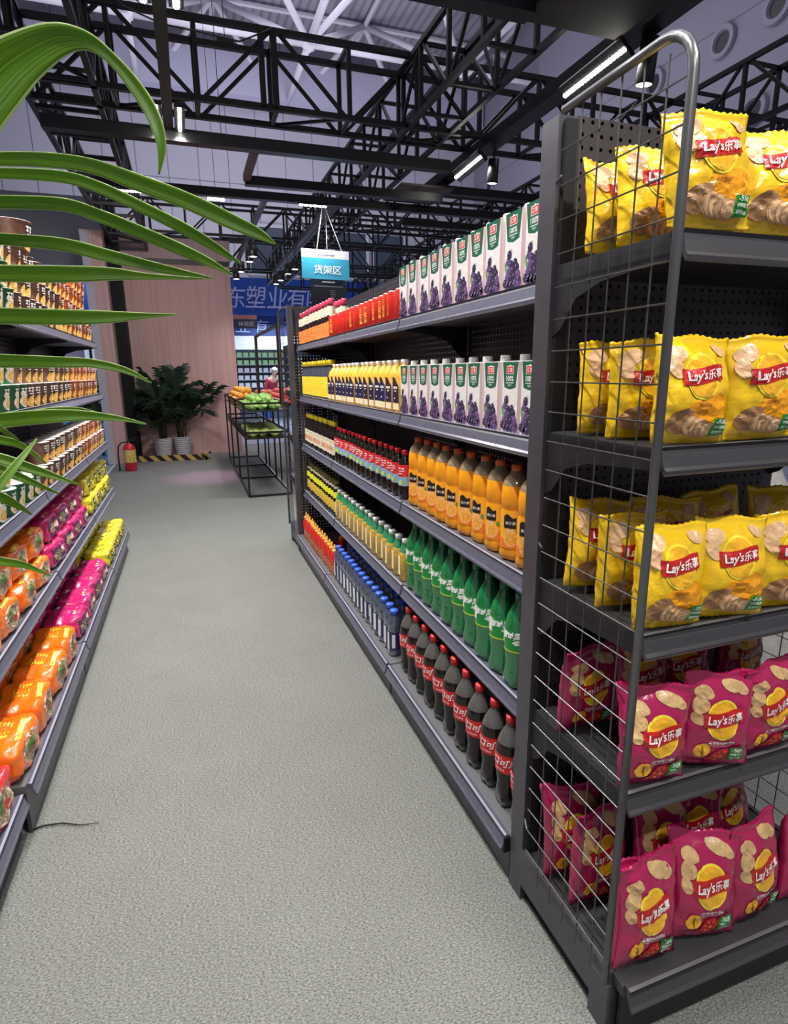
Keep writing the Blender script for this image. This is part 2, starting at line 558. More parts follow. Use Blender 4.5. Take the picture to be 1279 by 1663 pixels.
def shelf_unit(root, xf, xb, bays, levels, s, base_xf, kick_x, tray, rail, steel, back_mat, top=2.02, yends=None):
    for (y0, y1) in bays:
        for k, (nm, z) in enumerate(levels):
            f = base_xf if nm == 'base' else xf
            b = bmesh.new()
            i = f - s * .028
            box(b, min(i, xb), max(i, xb), y0, y1, z - .028, z)
            sh = obj('base_shelf' if nm == 'base' else 'shelf', b, tray, root)
            b = bmesh.new(); extrude_y(b, rail_profile(f, z, s), y0 + .004, y1 - .004, 0, RAIL_MI)
            obj('price_rail', b, [rail, M['rail_ridge'], M['rail_groove']], sh)
        b = bmesh.new(); box(b, min(kick_x, kick_x - s * .012), max(kick_x, kick_x - s * .012), y0 + .004, y1 - .004, .002, levels[0][1] - .03)
        obj('plinth', b, steel, root)
        b = bmesh.new(); box(b, min(xb, xb - s * .012), max(xb, xb - s * .012), y0 + .012, y1 - .012, levels[0][1] - .03, top)
        obj('back_panel', b, back_mat, root)
    ys = [bays[0][0] + .01] + [(bays[i][1] + bays[i + 1][0]) / 2 for i in range(len(bays) - 1)] + [bays[-1][1] - .01]
    for y in ys:
        b = bmesh.new(); box(b, min(xb - s * .004, xb - s * .06), max(xb - s * .004, xb - s * .06), y - .014, y + .014, 0, top)
        obj('upright', b, steel, root)
        for nm, z in levels[1:]:
            b = bmesh.new()
            zz = z - .029
            extrude_y(b, [(xb, zz), (xb + s * .29, zz), (xb + s * .29, zz - .022), (xb + s * .17, zz - .034), (xb + s * .09, zz - .06), (xb + s * .03, zz - .125), (xb, zz - .14)], y - .003, y + .003)
            obj('shelf_bracket', b, M['dark'], root)

right = thing('gondola_shelving', 'long grey gondola of five drink shelves running down the right side of the aisle', 'shelving', (0, 0, 0))
shelf_unit(right, RX, RBACK, BAYS_R, SHELF_R, -1, RB, RK, M['tray'], M['rail'], M['steel'], M['perfY'])
# its rear side, plain
b = bbox(1.20, 1.53, 1.245, 4.75, .127, .155); obj('base_shelf', b, M['tray'], right)
b = bbox(1.52, 1.53, 1.245, 4.75, .002, .127); obj('plinth', b, M['steel'], right)
# shelf end flaps at the near end
b = bmesh.new(); box(b, .765, .80, 1.2455, 1.2495, .10, .15); obj('rail_end_cap', b, M['black'], right)

# left-hand run: rails face +X
LX, LB, LK, LBACK = -.667, -.594, -.6265, -.985
SHELF_L = [('base', .185), ('low', .57), ('mid', .967), ('high', 1.359), ('top', 1.756)]
left = thing('gondola_shelving', 'grey gondola of noodle shelves along the left side of the aisle', 'shelving', (0, 0, 0))
shelf_unit(left, LX, LBACK, [(1.945, 3.045), (3.055, 4.235), (4.245, 5.335)], SHELF_L, 1, LB, LK, M['tray'], M['rail'], M['steel'], M['perfY'], top=2.02)
near = thing('gondola_shelving', 'nearest grey base shelf at the lower left photo edge, set slightly back', 'shelving', (0, 0, 0))
shelf_unit(near, LX - .03, LBACK - .02, [(1.30, 1.932)], [('base', .165)], 1, LB - .022, LK - .03, M['tray'], M['rail'], M['steel'], M['perfY'], top=2.02)

# ---------------------------------------------------------------- end units with chips and mesh sides
def mesh_side(parent, x, y_in, y_out, z0, z1, name='mesh_side', bend=.07):
    """rounded tube frame with a wire grid, in the plane x = const"""
    s = 1 if y_out > y_in else -1
    b = bmesh.new()
    pts = [(x, y_out, z0), (x, y_out, z1 - bend)]
    for k in range(1, 7):
        a = k / 6 * PI / 2
        pts.append((x, y_out - s * bend * (1 - math.cos(a)), z1 - bend + bend * math.sin(a)))
    pts.append((x, y_in, z1))
    path(b, pts, .0085, 10)
    for zz in (z0 + .12, (z0 + z1) / 2, z1 - .12):
        tube(b, (x, y_in, zz), (x + (.018 if x < 1.16 else -.018), y_in - s * .04, zz), .003, 6)
    fr = obj('side_tube_frame', b, M['tubem'], parent)
    b = bmesh.new()
    n = 6
    for k in range(1, n):
        y = y_in + (y_out - y_in) * k / n
        zt = z1 - (0.004 if abs(y_out - y) > bend else bend * .35)
        tube(b, (x + .003, y, z0 - .02), (x + .003, y, zt), .0017, 6)
    z = z1 - .073
    while z > z0 + .04:
        tube(b, (x, y_in, z), (x, y_out, z), .0017, 6)
        z -= .0665
    return obj('wire_grid', b, M['wire'], fr)

def end_unit(root, x0, x1, yb, yf, levels, yk, ztop, s=-1, sides=True):
    """yb: plane of the posts, yf: front rail plane, s = -1 front faces -Y"""
    yp0, yp1 = (yb - .0, yb + .062) if s < 0 else (yb - .062, yb)
    for x in (x0, x1 - .04):
        b = bmesh.new(); box(b, x, x + .04, yp0, yp1, 0, ztop)
        obj('post', b, M['steel'], root)
    b = bmesh.new(); box(b, x0 + .042, x1 - .042, yb - .004 if s < 0 else yb - .008, yb + .008 if s < 0 else yb + .004, levels[0] - .03, ztop - .0)
    obj('back_panel', b, M['perfX'], root)
    # slotted strip inside the post
    b = bmesh.new(); box(b, x0 + .012, x0 + .040, yb + s * .012, yb + s * .002, .2, ztop - .01)
    obj('slotted_strip', b, M['dark'], root)
    for k, z in enumerate(levels):
        f = yk if k == 0 else yf
        i = f - s * .028
        ya, yb2 = sorted((i, yb + s * .012))
        b = bmesh.new(); box(b, x0 + .012, x1 - .012, ya, yb2, z - .028, z)
        sh = obj('base_shelf' if k == 0 else 'shelf', b, M['tray_d'], root)
        p = [(f - s * a, z + c) for a, c in ((0, -.046), (.003, -.050), (.010, -.040), (.024, -.012), (.030, -.012), (.030, .002), (.019, .004), (.011, .003), (.0135, -.004), (.0095, -.009), (.0105, -.013), (.0045, -.034), (-.001, -.040))]
        b = bmesh.new(); extrude_x(b, p, x0 + .018, x1 - .018, 0, RAIL_MI)
        obj('price_rail', b, [M['rail_dark'], M['rail_edge_dark'], M['dark']], sh)  # ridges coloured as if lit, groove coloured as if shaded
        if k:
            for x in (x0 + .010, x1 - .014):
                zz = z - .002
                pr = [(yb, zz), (f - s * .03, zz), (f - s * .03, zz - .040), (yb + s * .16, zz - .052), (yb + s * .08, zz - .075), (yb + s * .03, zz - .135), (yb, zz - .15)]
                b = bmesh.new(); extrude_x(b, pr, x, x + .004)
                obj('shelf_bracket', b, M['dark'], root)
    y0, y1 = sorted((yk - s * .035, yk - s * .045))
    b = bmesh.new(); box(b, x0 + .02, x1 - .02, y0, y1, .003, levels[0] - .03); obj('plinth', b, M['dark'], root)
    for x in (x0, x1 - .014):
        ya, yb2 = sorted((yk - s * .06, yb))
        b = bmesh.new(); box(b, x, x + .014, ya, yb2, levels[0] - .115, levels[0] + .006)
        obj('side_rail', b, M['steel'], root)
        ya, yb2 = sorted((yk - s * .055, yk - s * .115))
        b = bmesh.new(); box(b, x - .003, x + .03, ya, yb2, 0, levels[0] - .03); obj('foot', b, M['steel'], root)
    if sides:
        for x in (x0 - .012, x1 + .012):
            mesh_side(root, x, yb + s * .036, yf + s * .006, levels[0] - .01, ztop - .008)

M['rail_edge_dark'] = mat('endcap_rail_ridge_highlight', (.16, .155, .17), .3, .3)  # paler end rail steel, a painted highlight on the ridges
CZ = [.168, .627, .990, 1.360, 1.725]
cap_ = thing('end_display_rack', 'tall grey end-of-aisle rack with wire mesh side, five shelves of crisp bags', 'display rack', (0, 0, 0))
end_unit(cap_, .781, 1.545, 1.172, .808, CZ, .745, 2.021)
far_cap = thing('end_display_rack', 'far end rack with wire mesh side, beyond the drinks gondola', 'display rack', (0, 0, 0))
end_unit(far_cap, .781, 1.545, 4.822, 5.15, CZ, 5.21, 2.021, s=1)

# ================================================================== DRINKS
def mk(name, col, rough=.35, **k):
    M[name] = mat(name, col, rough, **k)
    return M[name]
mk('cola', (.010, .006, .005), .12); M['cola_top'] = clear('cola_empty_neck', (.52, .52, .50), .50, .35, (.20, .19, .18))
mk('coke_red', (.62, .012, .018), .3); mk('cap_red', (.70, .02, .03), .35)
mk('ink_white', (.85, .85, .83), .4); mk('ink_black', (.015, .013, .015), .4)
M['sprite'] = clear('green_bottle_plastic', (.10, .75, .30), .58, .42, (.008, .30, .085))
mk('sprite_label', (.01, .27, .05), .3); mk('lime', (.62, .72, .05), .4); mk('cap_green', (.01, .16, .07), .4)
mk('juice', (.92, .36, .012), .3, noise_s=30, noise_a=.08); M['juice_top'] = clear('juice_empty_neck', (.97, .90, .80), .42, .5, (.80, .56, .30))
mk('cap_orange', (.80, .13, .03), .4); mk('orange_label', (.93, .42, .02), .4); mk('orange_label_low', (.86, .21, .02), .4); mk('peel', (.95, .50, .18), .4); mk('pulp', (.96, .56, .22), .4)
mk('amber', (.80, .42, .05), .25, noise_s=40, noise_a=.18); mk('navy', (.012, .014, .07), .35); mk('milky', (.86, .74, .50), .35)
mk('tea', (.58, .36, .06), .2, noise_s=50, noise_a=.25); mk('cream_strip', (.92, .82, .55), .35); M['tea_neck'] = mk('tea_neck', (.03, .22, .10), .3, noise_s=60, noise_a=.4)
M['water'] = clear('water_bottle_plastic', (.50, .62, .80), .38, .5, (.16, .22, .36)); mk('cap_blue', (.05, .13, .72), .35); mk('water_dark', (.02, .03, .10), .3); mk('water_label', (.74, .75, .80), .4)
mk('cap_pink', (.75, .07, .16), .4); mk('cream', (.72, .64, .50), .45, noise_s=90, noise_a=.35); mk('label_orange', (.80, .22, .06), .4, noise_s=70, noise_a=.35); mk('sauce', (.012, .008, .008), .15)
mk('cap_yellow', (.86, .70, .03), .4); mk('label_yellow', (.84, .62, .04), .4, noise_s=60, noise_a=.15); mk('bluegrey_glass', (.05, .065, .09), .15)
mk('cap_olive', (.20, .17, .05), .4); mk('bright_yellow', (.82, .84, .03), .4); mk('gold_label', (.72, .50, .06), .4, noise_s=60, noise_a=.2)
mk('tomato', (.62, .02, .015), .2); mk('cap_gold', (.92, .42, .07), .35); mk('red_brown', (.50, .17, .08), .4, noise_s=110, noise_a=.4)
mk('can_red', (.60, .022, .015), .3); mk('can_gold', (.90, .60, .12), .3); mk('can_top', (.8, .6, .45), .3, metal=.5)
mk('label_red2', (.68, .03, .04), .35, noise_s=60, noise_a=.3); mk('label_blue', (.25, .42, .60), .35, noise_s=50, noise_a=.3)
mk('leaf_small', (.10, .30, .04), .5)

def wrap(r, z0, off=.0008, ang=-PI / 2):
    def fn(x, y):
        a = ang + x / r
        return ((r + off) * math.cos(a), (r + off) * math.sin(a), z0 + y)
    return fn

def bottle(name, label, cat, prof, mats, mis, cap_r, cap_z0, cap_z1, cap_m, bands, seg=16, sq=0, group=None, lobes=None, cap_taper=1.):
    """bands = [(part name, z0, z1, r, material)], the upright front faces -Y"""
    t = thing(name, label, cat, group=group)
    b = bmesh.new(); lathe(b, prof, seg, sq=sq, mis=mis, lobes=lobes); obj('bottle_body', b, mats, t)
    b = bmesh.new(); lathe(b, [(0, cap_z0), (cap_r, cap_z0), (cap_r, cap_z0 + (cap_z1 - cap_z0) * .85), (cap_r * .92 * cap_taper, cap_z1), (0, cap_z1)], seg)
    obj('cap', b, cap_m, t)
    for nm, z0, z1, r, m in bands:
        b = bmesh.new(); lathe(b, [(r, z0), (r, z1)], seg, sq=sq); obj(nm, b, m, t)
    return t

def row(proto, name_fmt, xs, y0, y1, z, n, group, jitter=.004, rot=-PI / 2, skip0=False, turn=.12, start=0):
    """n copies from the near end (y0) to the far end (y1)"""
    for i in range(n):
        y = y0 + (y1 - y0) * i / (n - 1)
        x = xs + random.uniform(-jitter, jitter)
        lab = name_fmt % ORD[i + start]
        rz = rot + random.uniform(-turn, turn)
        if i == 0:
            proto.location = (x, y, z); proto.rotation_euler = (0, 0, rz); proto['label'] = lab; proto['group'] = group
        else:
            dup(proto, (x, y, z), rz, lab, group)

# --- cola, bottom shelf
p = bottle('cola_bottle', '', 'bottle', [(0, .004), (.024, .0), (.036, .004), (.040, .030), (.0385, .060), (.0375, .085), (.042, .110), (.0445, .130), (.0445, .190), (.043, .205), (.040, .222), (.033, .242), (.022, .262), (.014, .276), (.0135, .29)],
           [M['cola'], M['cola_top']], [0] * 10 + [1] * 4, .0165, .284, .309, M['cap_red'], [('label', .128, .190, .0452, M['coke_red'])], 20, lobes=(1, 2, 3))
b = bmesh.new(); put2d(b, text2d('可口可乐', .030, .25, 1.0, .02), wrap(.0452, .166)); put2d(b, text2d('经典美味', .008), wrap(.0452, .140)); obj('lettering', b, M['ink_white'], p)
row(p, 'dark cola bottle, red cap and label, %s from the tall post', .852, 1.275, 2.272, .157, 11, 'cola bottles on the lowest shelf', turn=.3, rot=-1.0)
# --- lemon soda
p = bottle('lemon_soda_bottle', '', 'bottle', [(0, .004), (.026, .0), (.038, .005), (.043, .030), (.040, .058), (.0405, .09), (.0445, .118), (.0445, .198), (.043, .212), (.037, .236), (.024, .262), (.014, .282), (.0135, .29)],
           [M['sprite']], None, .016, .284, .309, M['cap_green'], [('label', .125, .196, .0452, M['sprite_label'])], 20, lobes=(1, 2, 3))
b = bmesh.new(); put2d(b, quad2d(-.050, -.026, .146, .194, 5, 2), wrap(.0452, 0, .0010)); put2d(b, text2d('雪碧', .044, .2, .95, .03), lambda x, y: wrap(.0452, .172, .0010)(x + .012, y)); o = obj('lettering', b, M['ink_white'], p)
b = bmesh.new(); lathe(b, [(.0456, .1255), (.0456, .130)], 20); obj('label_edge_stripe', b, M['lime'], p)
row(p, 'green lemon soda bottle with white lettering, %s from the tall post', .898, 1.32, 2.30, .542, 11, 'green lemon soda bottles', turn=.25, rot=-1.0)
# --- orange juice drink
p = bottle('orange_drink_bottle', '', 'bottle', [(0, .004), (.026, .0), (.037, .004), (.0425, .020), (.0425, .038), (.042, .155), (.039, .160), (.042, .165), (.0435, .20), (.041, .232), (.034, .250), (.020, .270), (.0145, .278), (.014, .285)],
           [M['juice'], M['juice_top']], [0] * 9 + [1] * 4, .0165, .272, .294, M['cap_orange'], [('label', .040, .157, .0432, M['orange_label'])], 20, lobes=(1, 2, 3))
b = bmesh.new(); put2d(b, quad2d(-.06, .06, .041, .072, 22, 2), wrap(.0432, 0, .0006)); obj('label_lower_band', b, M['orange_label_low'], p)
b = bmesh.new(); put2d(b, quad2d(-.022, .018, .105, .142, 8, 4, lambda x, y: (x, y + (.006 * math.sin((x + .02) * 160) if y > .13 else 0))), wrap(.0432, 0, .0009)); obj('label_badge', b, M['ink_black'], p)
b = bmesh.new(); put2d(b, text2d('美汁源', .010, 0, 1, .01), wrap(.0432, .121, .0014)); put2d(b, text2d('果粒橙', .007), wrap(.0432, .100, .0014)); obj('lettering', b, M['ink_white'], p)
b = bmesh.new(); put2d(b, blob2d(.002, .073, .024, .026, 0, 22, 2), wrap(.0432, 0, .0010)); obj('orange_slice_rim', b, M['peel'], p)
b = bmesh.new()
for k in range(8):
    a = k * PI / 4 + .2
    put2d(b, blob2d(.002 + .0125 * math.cos(a), .073 + .0135 * math.sin(a), .0078, .0036, a, 10, 1), wrap(.0432, 0, .0014))
obj('orange_slice_pulp', b, M['orange_label'], p)
b = bmesh.new(); put2d(b, blob2d(.024, .096, .007, .006, .3, 12, 1, .2), wrap(.0432, 0, .0014)); obj('leaf_mark', b, M['leaf_small'], p)
row(p, 'orange juice drink bottle with orange cap, %s from the tall post', .905, 1.385, 2.285, .936, 10, 'orange juice drink bottles', turn=.25, rot=-1.05)

# --- grape juice cartons
mk('carton', (.78, .74, .73), .35, noise_s=160, noise_a=.06); mk('carton_green', (.012, .115, .06), .35); mk('pink_facet', (.62, .40, .42), .4)
mk('grape_dark', (.045, .03, .075), .3); mk('grape_mid', (.14, .07, .22), .3); mk('grape_hi', (.45, .36, .55), .3); mk('speck', (.48, .44, .44), .4); mk('logo_red', (.70, .05, .05), .4)
def carton(name, label):
    t = thing(name, label, 'carton')
    W, D, H = .047, .036, .198
    b = bmesh.new()
    c = .006
    base = [(-W + c, -D), (W - c, -D), (W, -D + c), (W, D), (-W, D), (-W, -D + c)]
    A = [b.verts.new((x, y, 0)) for x, y in base]; B = [b.verts.new((x, y, H + (.006 if y > 0 else 0))) for x, y in base]
    n = len(base)
    for i in range(n):
        f = b.faces.new((A[i], A[(i + 1) % n], B[(i + 1) % n], B[i]))
        if i in (1, 5): f.material_index = 1
    b.faces.new(A[::-1]); b.faces.new(B)
    obj('carton_body', b, [M['carton'], M['pink_facet']], t)
    b = bmesh.new(); lathe(b, [(0, H), (.016, H), (.016, H + .019), (.014, H + .021), (0, H + .021)], 14, cy=.012); obj('cap', b, M['white'], t)
    fr = lambda e: (lambda x, y: (x, -D - e, y))
    b = bmesh.new(); put2d(b, ([(-.041, .198), (.041, .198), (.030, .128), (0, .122), (-.030, .128)], [(0, 4, 3, 2, 1)]), fr(.0006)); obj('green_panel', b, M['carton_green'], t)
    b = bmesh.new(); put2d(b, quad2d(-.019, .019, .164, .187, 1, 1), fr(.0010)); put2d(b, ([(-.006, .187), (.006, .187), (0, .191)], [(0, 1, 2)]), fr(.0010)); put2d(b, text2d('100%', .015, 0, .95, .015), lambda x, y: (x, -D - .0010, y + .152)); put2d(b, quad2d(-.020, .020, .139, .141, 1, 1), fr(.0010)); put2d(b, text2d('葡萄汁', .006), lambda x, y: (x, -D - .001, y + .133)); g = obj('lettering', b, M['ink_white'], t)
    b = bmesh.new(); put2d(b, quad2d(-.017, .017, .166, .185, 1, 1), fr(.0014)); obj('logo_square', b, M['logo_red'], t)
    b = bmesh.new(); put2d(b, text2d('汇源', .012, 0, 1, .01), lambda x, y: (x, -D - .0018, y + .1755)); obj('logo_lettering', b, M['ink_white'], t)
    rnd = random.Random(3)
    b = bmesh.new()
    pos = [(-.020, .075), (-.006, .066), (.012, .068), (-.013, .053), (.004, .050), (.020, .055), (-.022, .036), (-.006, .033), (.010, .034), (.026, .038), (-.016, .018), (.000, .016), (.016, .018), (.032, .022), (-.032, .020), (-.020, .004), (-.004, .004), (.012, .004), (.028, .006), (-.014, .092)]
    for k, (x, y) in enumerate(pos):
        r = .0115
        y = max(y, .012)
        x = max(-.035, min(.035, x * 1.15))
        put2d(b, blob2d(x, y, r, r, 0, 12, 1), fr(.0006 + .0002 * (k % 5)), 0 if k % 3 else 1)
        put2d(b, blob2d(x - .003, y + .004, .0032, .0018, .7, 7, 1), fr(.0020 + .0001 * (k % 5)), 2)
    for k in range(34):
        x = rnd.uniform(-.038, .038); y = rnd.uniform(.055, .12)
        put2d(b, blob2d(x, y, .0022, .0006, rnd.uniform(0, 3), 5, 1), fr(.0005), 3)
    put2d(b, blob2d(-.034, .060, .005, .016, .2, 10, 1), fr(.0005), 4)
    put2d(b, blob2d(-.015, .098, .012, .007, .6, 10, 1), fr(.0005), 3)
    obj('grape_picture', b, [M['grape_dark'], M['grape_mid'], M['grape_hi'], M['speck'], M['leaf_small']], t)
    return t
p = carton('juice_carton', '')
row(p, 'grape juice carton on the second highest shelf, %s from the tall post', .900, 1.372, 2.335, 1.327, 10, 'grape juice cartons, second highest shelf', turn=.02)
q = dup(p, (0, 0, 0))
row(q, 'grape juice carton on the top shelf, %s from the tall post', .900, 1.375, 2.345, 1.717, 10, 'grape juice cartons, top shelf', turn=.02)

# --- red cans
t = thing('drink_can', '', 'can')
b = bmesh.new(); lathe(b, [(0, .002), (.027, 0), (.0335, .006), (.0335, .113), (.029, .121)], 16); obj('can_body', b, M['can_red'], t)
b = bmesh.new(); lathe(b, [(.029, .121), (.0285, .123), (.027, .119), (0, .119)], 16); obj('lid', b, M['can_top'], t)
b = bmesh.new(); put2d(b, text2d('王\n老\n吉', .075, 0, .9, .01), wrap(.0335, .060)); obj('lettering', b, M['can_gold'], t)
row(t, 'red drink can with gold lettering, %s from the juice cartons', .883, 2.41, 3.62, 1.717, 16, 'red cans on the top shelf', turn=.9)
# --- amber juice bottles
p = bottle('amber_juice_bottle', '', 'bottle', [(0, 0), (.041, 0), (.0445, .006), (.0445, .150), (.036, .178), (.022, .198), (.017, .205), (.016, .212)], [M['amber'], M['milky']], [0, 0, 0, 0, 0, 0, 0], .019, .204, .226, M['white'], [], 16, sq=.6)
b = bmesh.new(); put2d(b, quad2d(-.040, .040, .012, .040, 2, 1), lambda x, y: (x, -.0453, y)); obj('pale_band', b, M['milky'], p)
b = bmesh.new(); put2d(b, ([(-.039, .152), (-.039, .050), (-.030, .042), (.030, .042), (.038, .050), (.038, .118), (.016, .130), (-.010, .150)], [(0, 1, 2, 3, 4, 5, 6, 7)]), lambda x, y: (x, -.0459, y)); obj('navy_label', b, M['navy'], p)
b = bmesh.new()
for (x0, x1, z0, z1) in ((-.026, -.012, .102, .112), (-.008, .006, .102, .112), (.010, .024, .102, .112), (-.014, .010, .090, .095), (-.02, -.006, .058, .064)):
    put2d(b, quad2d(x0, x1, z0, z1, 1, 1), lambda x, y: (x, -.0465, y))
obj('label_print', b, M['ink_white'], p)
row(p, 'amber juice bottle with navy label, %s from the juice cartons', .900, 2.43, 3.70, 1.327, 15, 'amber juice bottles', turn=.03)
# --- red capped cola
p = bottle('small_cola_bottle', '', 'bottle', [(0, .003), (.024, 0), (.031, .006), (.032, .045), (.029, .07), (.033, .10), (.033, .150), (.026, .175), (.014, .195), (.013, .205)], [M['cola']], None, .0155, .200, .221, M['cap_red'],
           [('red_label', .105, .158, .0336, M['label_red2']), ('blue_label', .062, .104, .0332, M['label_blue'])], 14)
b = bmesh.new(); put2d(b, blob2d(-.008, .078, .010, .012, .2, 12, 1), wrap(.0332, 0, .001)); obj('lemon_mark', b, M['lime'], p)
b = bmesh.new()
for (x0, x1, z0, z1) in ((-.018, -.006, .140, .146), (-.002, .010, .138, .144), (-.014, .012, .128, .132), (-.018, .000, .116, .121)):
    put2d(b, quad2d(x0, x1, z0, z1, 3, 1), wrap(.0336, 0, .001))
obj('label_print', b, M['ink_white'], p)
row(p, 'small cola bottle with red-blue label, %s from the orange drinks', .898, 2.43, 3.67, .936, 15, 'small red-capped cola bottles', turn=.3, rot=-1.0)
# --- pale golden tea
p = bottle('tea_bottle', '', 'bottle', [(0, .003), (.028, 0), (.032, .005), (.032, .120), (.030, .138), (.024, .150), (.019, .172), (.0175, .182)], [M['tea'], M['tea_neck']], [0, 0, 0, 0, 1, 1, 1], .0195, .176, .200, M['white'], [], 14, sq=.5)
b = bmesh.new(); put2d(b, quad2d(-.022, .002, .026, .120, 2, 1), lambda x, y: (x, -.0328, y)); obj('cream_label_strip', b, M['cream_strip'], p)
row(p, 'golden tea bottle with white cap, %s from the green sodas', .896, 2.425, 3.67, .542, 15, 'golden tea bottles', turn=.03)
# --- water
p = bottle('water_bottle', '', 'bottle', [(0, .006), (.022, 0), (.031, .004), (.032, .04), (.030, .07), (.032, .12), (.032, .165), (.027, .190), (.017, .208), (.016, .216)], [M['water']], None, .0205, .211, .233, M['cap_blue'],
           [('dark_sleeve', .030, .125, .0324, M['water_dark'])], 14, lobes=(1, 2))
b = bmesh.new(); put2d(b, quad2d(-.040, -.002, .032, .123, 6, 1), wrap(.0324, 0)); put2d(b, quad2d(.014, .030, .045, .115, 3, 1), wrap(.0324, 0)); obj('white_label', b, M['water_label'], p)
b = bmesh.new(); put2d(b, blob2d(-.014, .142, .012, .012, 0, 14, 1, ring0=.8), wrap(.032, 0, .001)); obj('round_print', b, M['water_label'], p)
row(p, 'water bottle with blue cap in the front row, %s from the cola bottles', .843, 2.44, 3.56, .157, 15, 'water bottles, front row', turn=.12, rot=-1.0)
q = dup(p, (0, 0, 0))
row(q, 'water bottle in the shaded rear row, %s from the cola bottles', .925, 2.46, 3.56, .157, 14, 'water bottles, rear row', turn=.2)
# --- far bay: sauces
p = bottle('soy_sauce_bottle', '', 'bottle', [(0, 0), (.028, 0), (.030, .005), (.030, .115), (.027, .135), (.022, .165), (.014, .19), (.013, .2)], [M['sauce']], None, .0175, .195, .232, M['cap_pink'],
           [('neck_label', .130, .186, .0275, M['cream']), ('body_label', .006, .095, .0306, M['label_orange'])], 12)
row(p, 'soy sauce bottle with pink cap in the front row, %s from the red cans', .880, 3.70, 4.66, 1.717, 12, 'pink-capped sauce bottles, front row', turn=.4)
for i in range(4):
    dup(p, (.960, 3.68 + i * .085, 1.717), 0, 'soy sauce bottle with pink cap in the rear row, %s from the red cans' % ORD[i], 'pink-capped sauce bottles, rear row')
p = bottle('yellow_capped_bottle', '', 'bottle', [(0, 0), (.032, 0), (.033, .005), (.033, .150), (.025, .185), (.018, .215), (.018, .225)], [M['bluegrey_glass']], None, .026, .222, .257, M['cap_yellow'],
           [('body_label', .012, .148, .0336, M['label_yellow'])], 12)
row(p, 'dark bottle with yellow cap and label, %s from the amber juice', .900, 3.80, 4.70, 1.327, 13, 'yellow-labelled bottles, second highest shelf', turn=.4)
p = bottle('oyster_sauce_bottle', '', 'bottle', [(0, 0), (.030, 0), (.031, .005), (.031, .130), (.024, .160), (.014, .215), (.013, .225)], [M['sauce']], None, .019, .216, .250, M['cap_yellow'],
           [('body_label', .030, .128, .0316, M['cream'])], 12)
b = bmesh.new(); put2d(b, blob2d(0, .070, .022, .013, 0, 14, 1), wrap(.0316, 0, .001)); obj('red_badge', b, M['label_orange'], p)
row(p, 'dark sauce bottle with cream label, %s from the small cola bottles', .898, 3.76, 4.70, .936, 13, 'cream-labelled sauce bottles', turn=.15)
p = bottle('vinegar_bottle', '', 'bottle', [(0, 0), (.030, 0), (.032, .005), (.032, .165), (.024, .195), (.015, .215), (.014, .225)], [M['sauce']], None, .020, .217, .250, M['cap_olive'],
           [('upper_label', .130, .172, .0325, M['bright_yellow']), ('lower_label', .035, .105, .0325, M['gold_label']), ('neck_label', .180, .210, .0245, M['cream'])], 12)
row(p, 'dark bottle with two yellow labels, %s from the golden tea', .898, 3.76, 4.70, .542, 13, 'bottles with two yellow labels', turn=.3)
p = bottle('ketchup_bottle', '', 'bottle', [(0, 0), (.026, 0), (.029, .01), (.026, .045), (.029, .07), (.029, .135), (.022, .158), (.015, .166)], [M['red_brown'], M['tomato']], [0, 0, 0, 0, 1, 1, 1], .021, .158, .178, M['cap_gold'], [], 12)
b = bmesh.new(); lathe(b, [(.010, .178), (.007, .195), (.004, .212), (0, .212)], 10); obj('nozzle', b, M['cap_gold'], p)
row(p, 'red sauce squeeze bottle with gold nozzle cap, %s from the water bottles', .840, 3.66, 4.66, .157, 14, 'red squeeze bottles', turn=.3)
dup(p, (.96, 3.95, .157), 0, 'single red squeeze bottle standing alone behind the front row', 'red squeeze bottles')

# ================================================================== CRISP BAGS
mk('bag_yellow', (.84, .53, .012), .24, bump=.35, bscale=30, coat=.5); mk('bag_magenta', (.42, .012, .09), .24, bump=.35, bscale=30, coat=.5)
mk('glow_orange', (.90, .36, .008), .26, coat=.4); mk('sun_rim', (.95, .78, .05), .28, coat=.4); mk('sun', (.90, .46, .02), .28, coat=.4)
mk('banner_red', (.50, .012, .012), .28, coat=.4); mk('potato', (.33, .17, .075), .4, noise_s=70, noise_a=.2); mk('slice', (.74, .46, .25), .35); mk('slice_rim', (.52, .28, .13), .35)
mk('crisp', (.66, .42, .20), .35, noise_s=60, noise_a=.14); mk('label_green', (.012, .25, .03), .3); mk('tomato_red', (.55, .015, .012), .25); mk('tomato_pale', (.80, .18, .10), .3)
mk('brown_ink', (.30, .10, .01), .4); mk('silver_hem', (.65, .6, .6), .25, metal=.7)

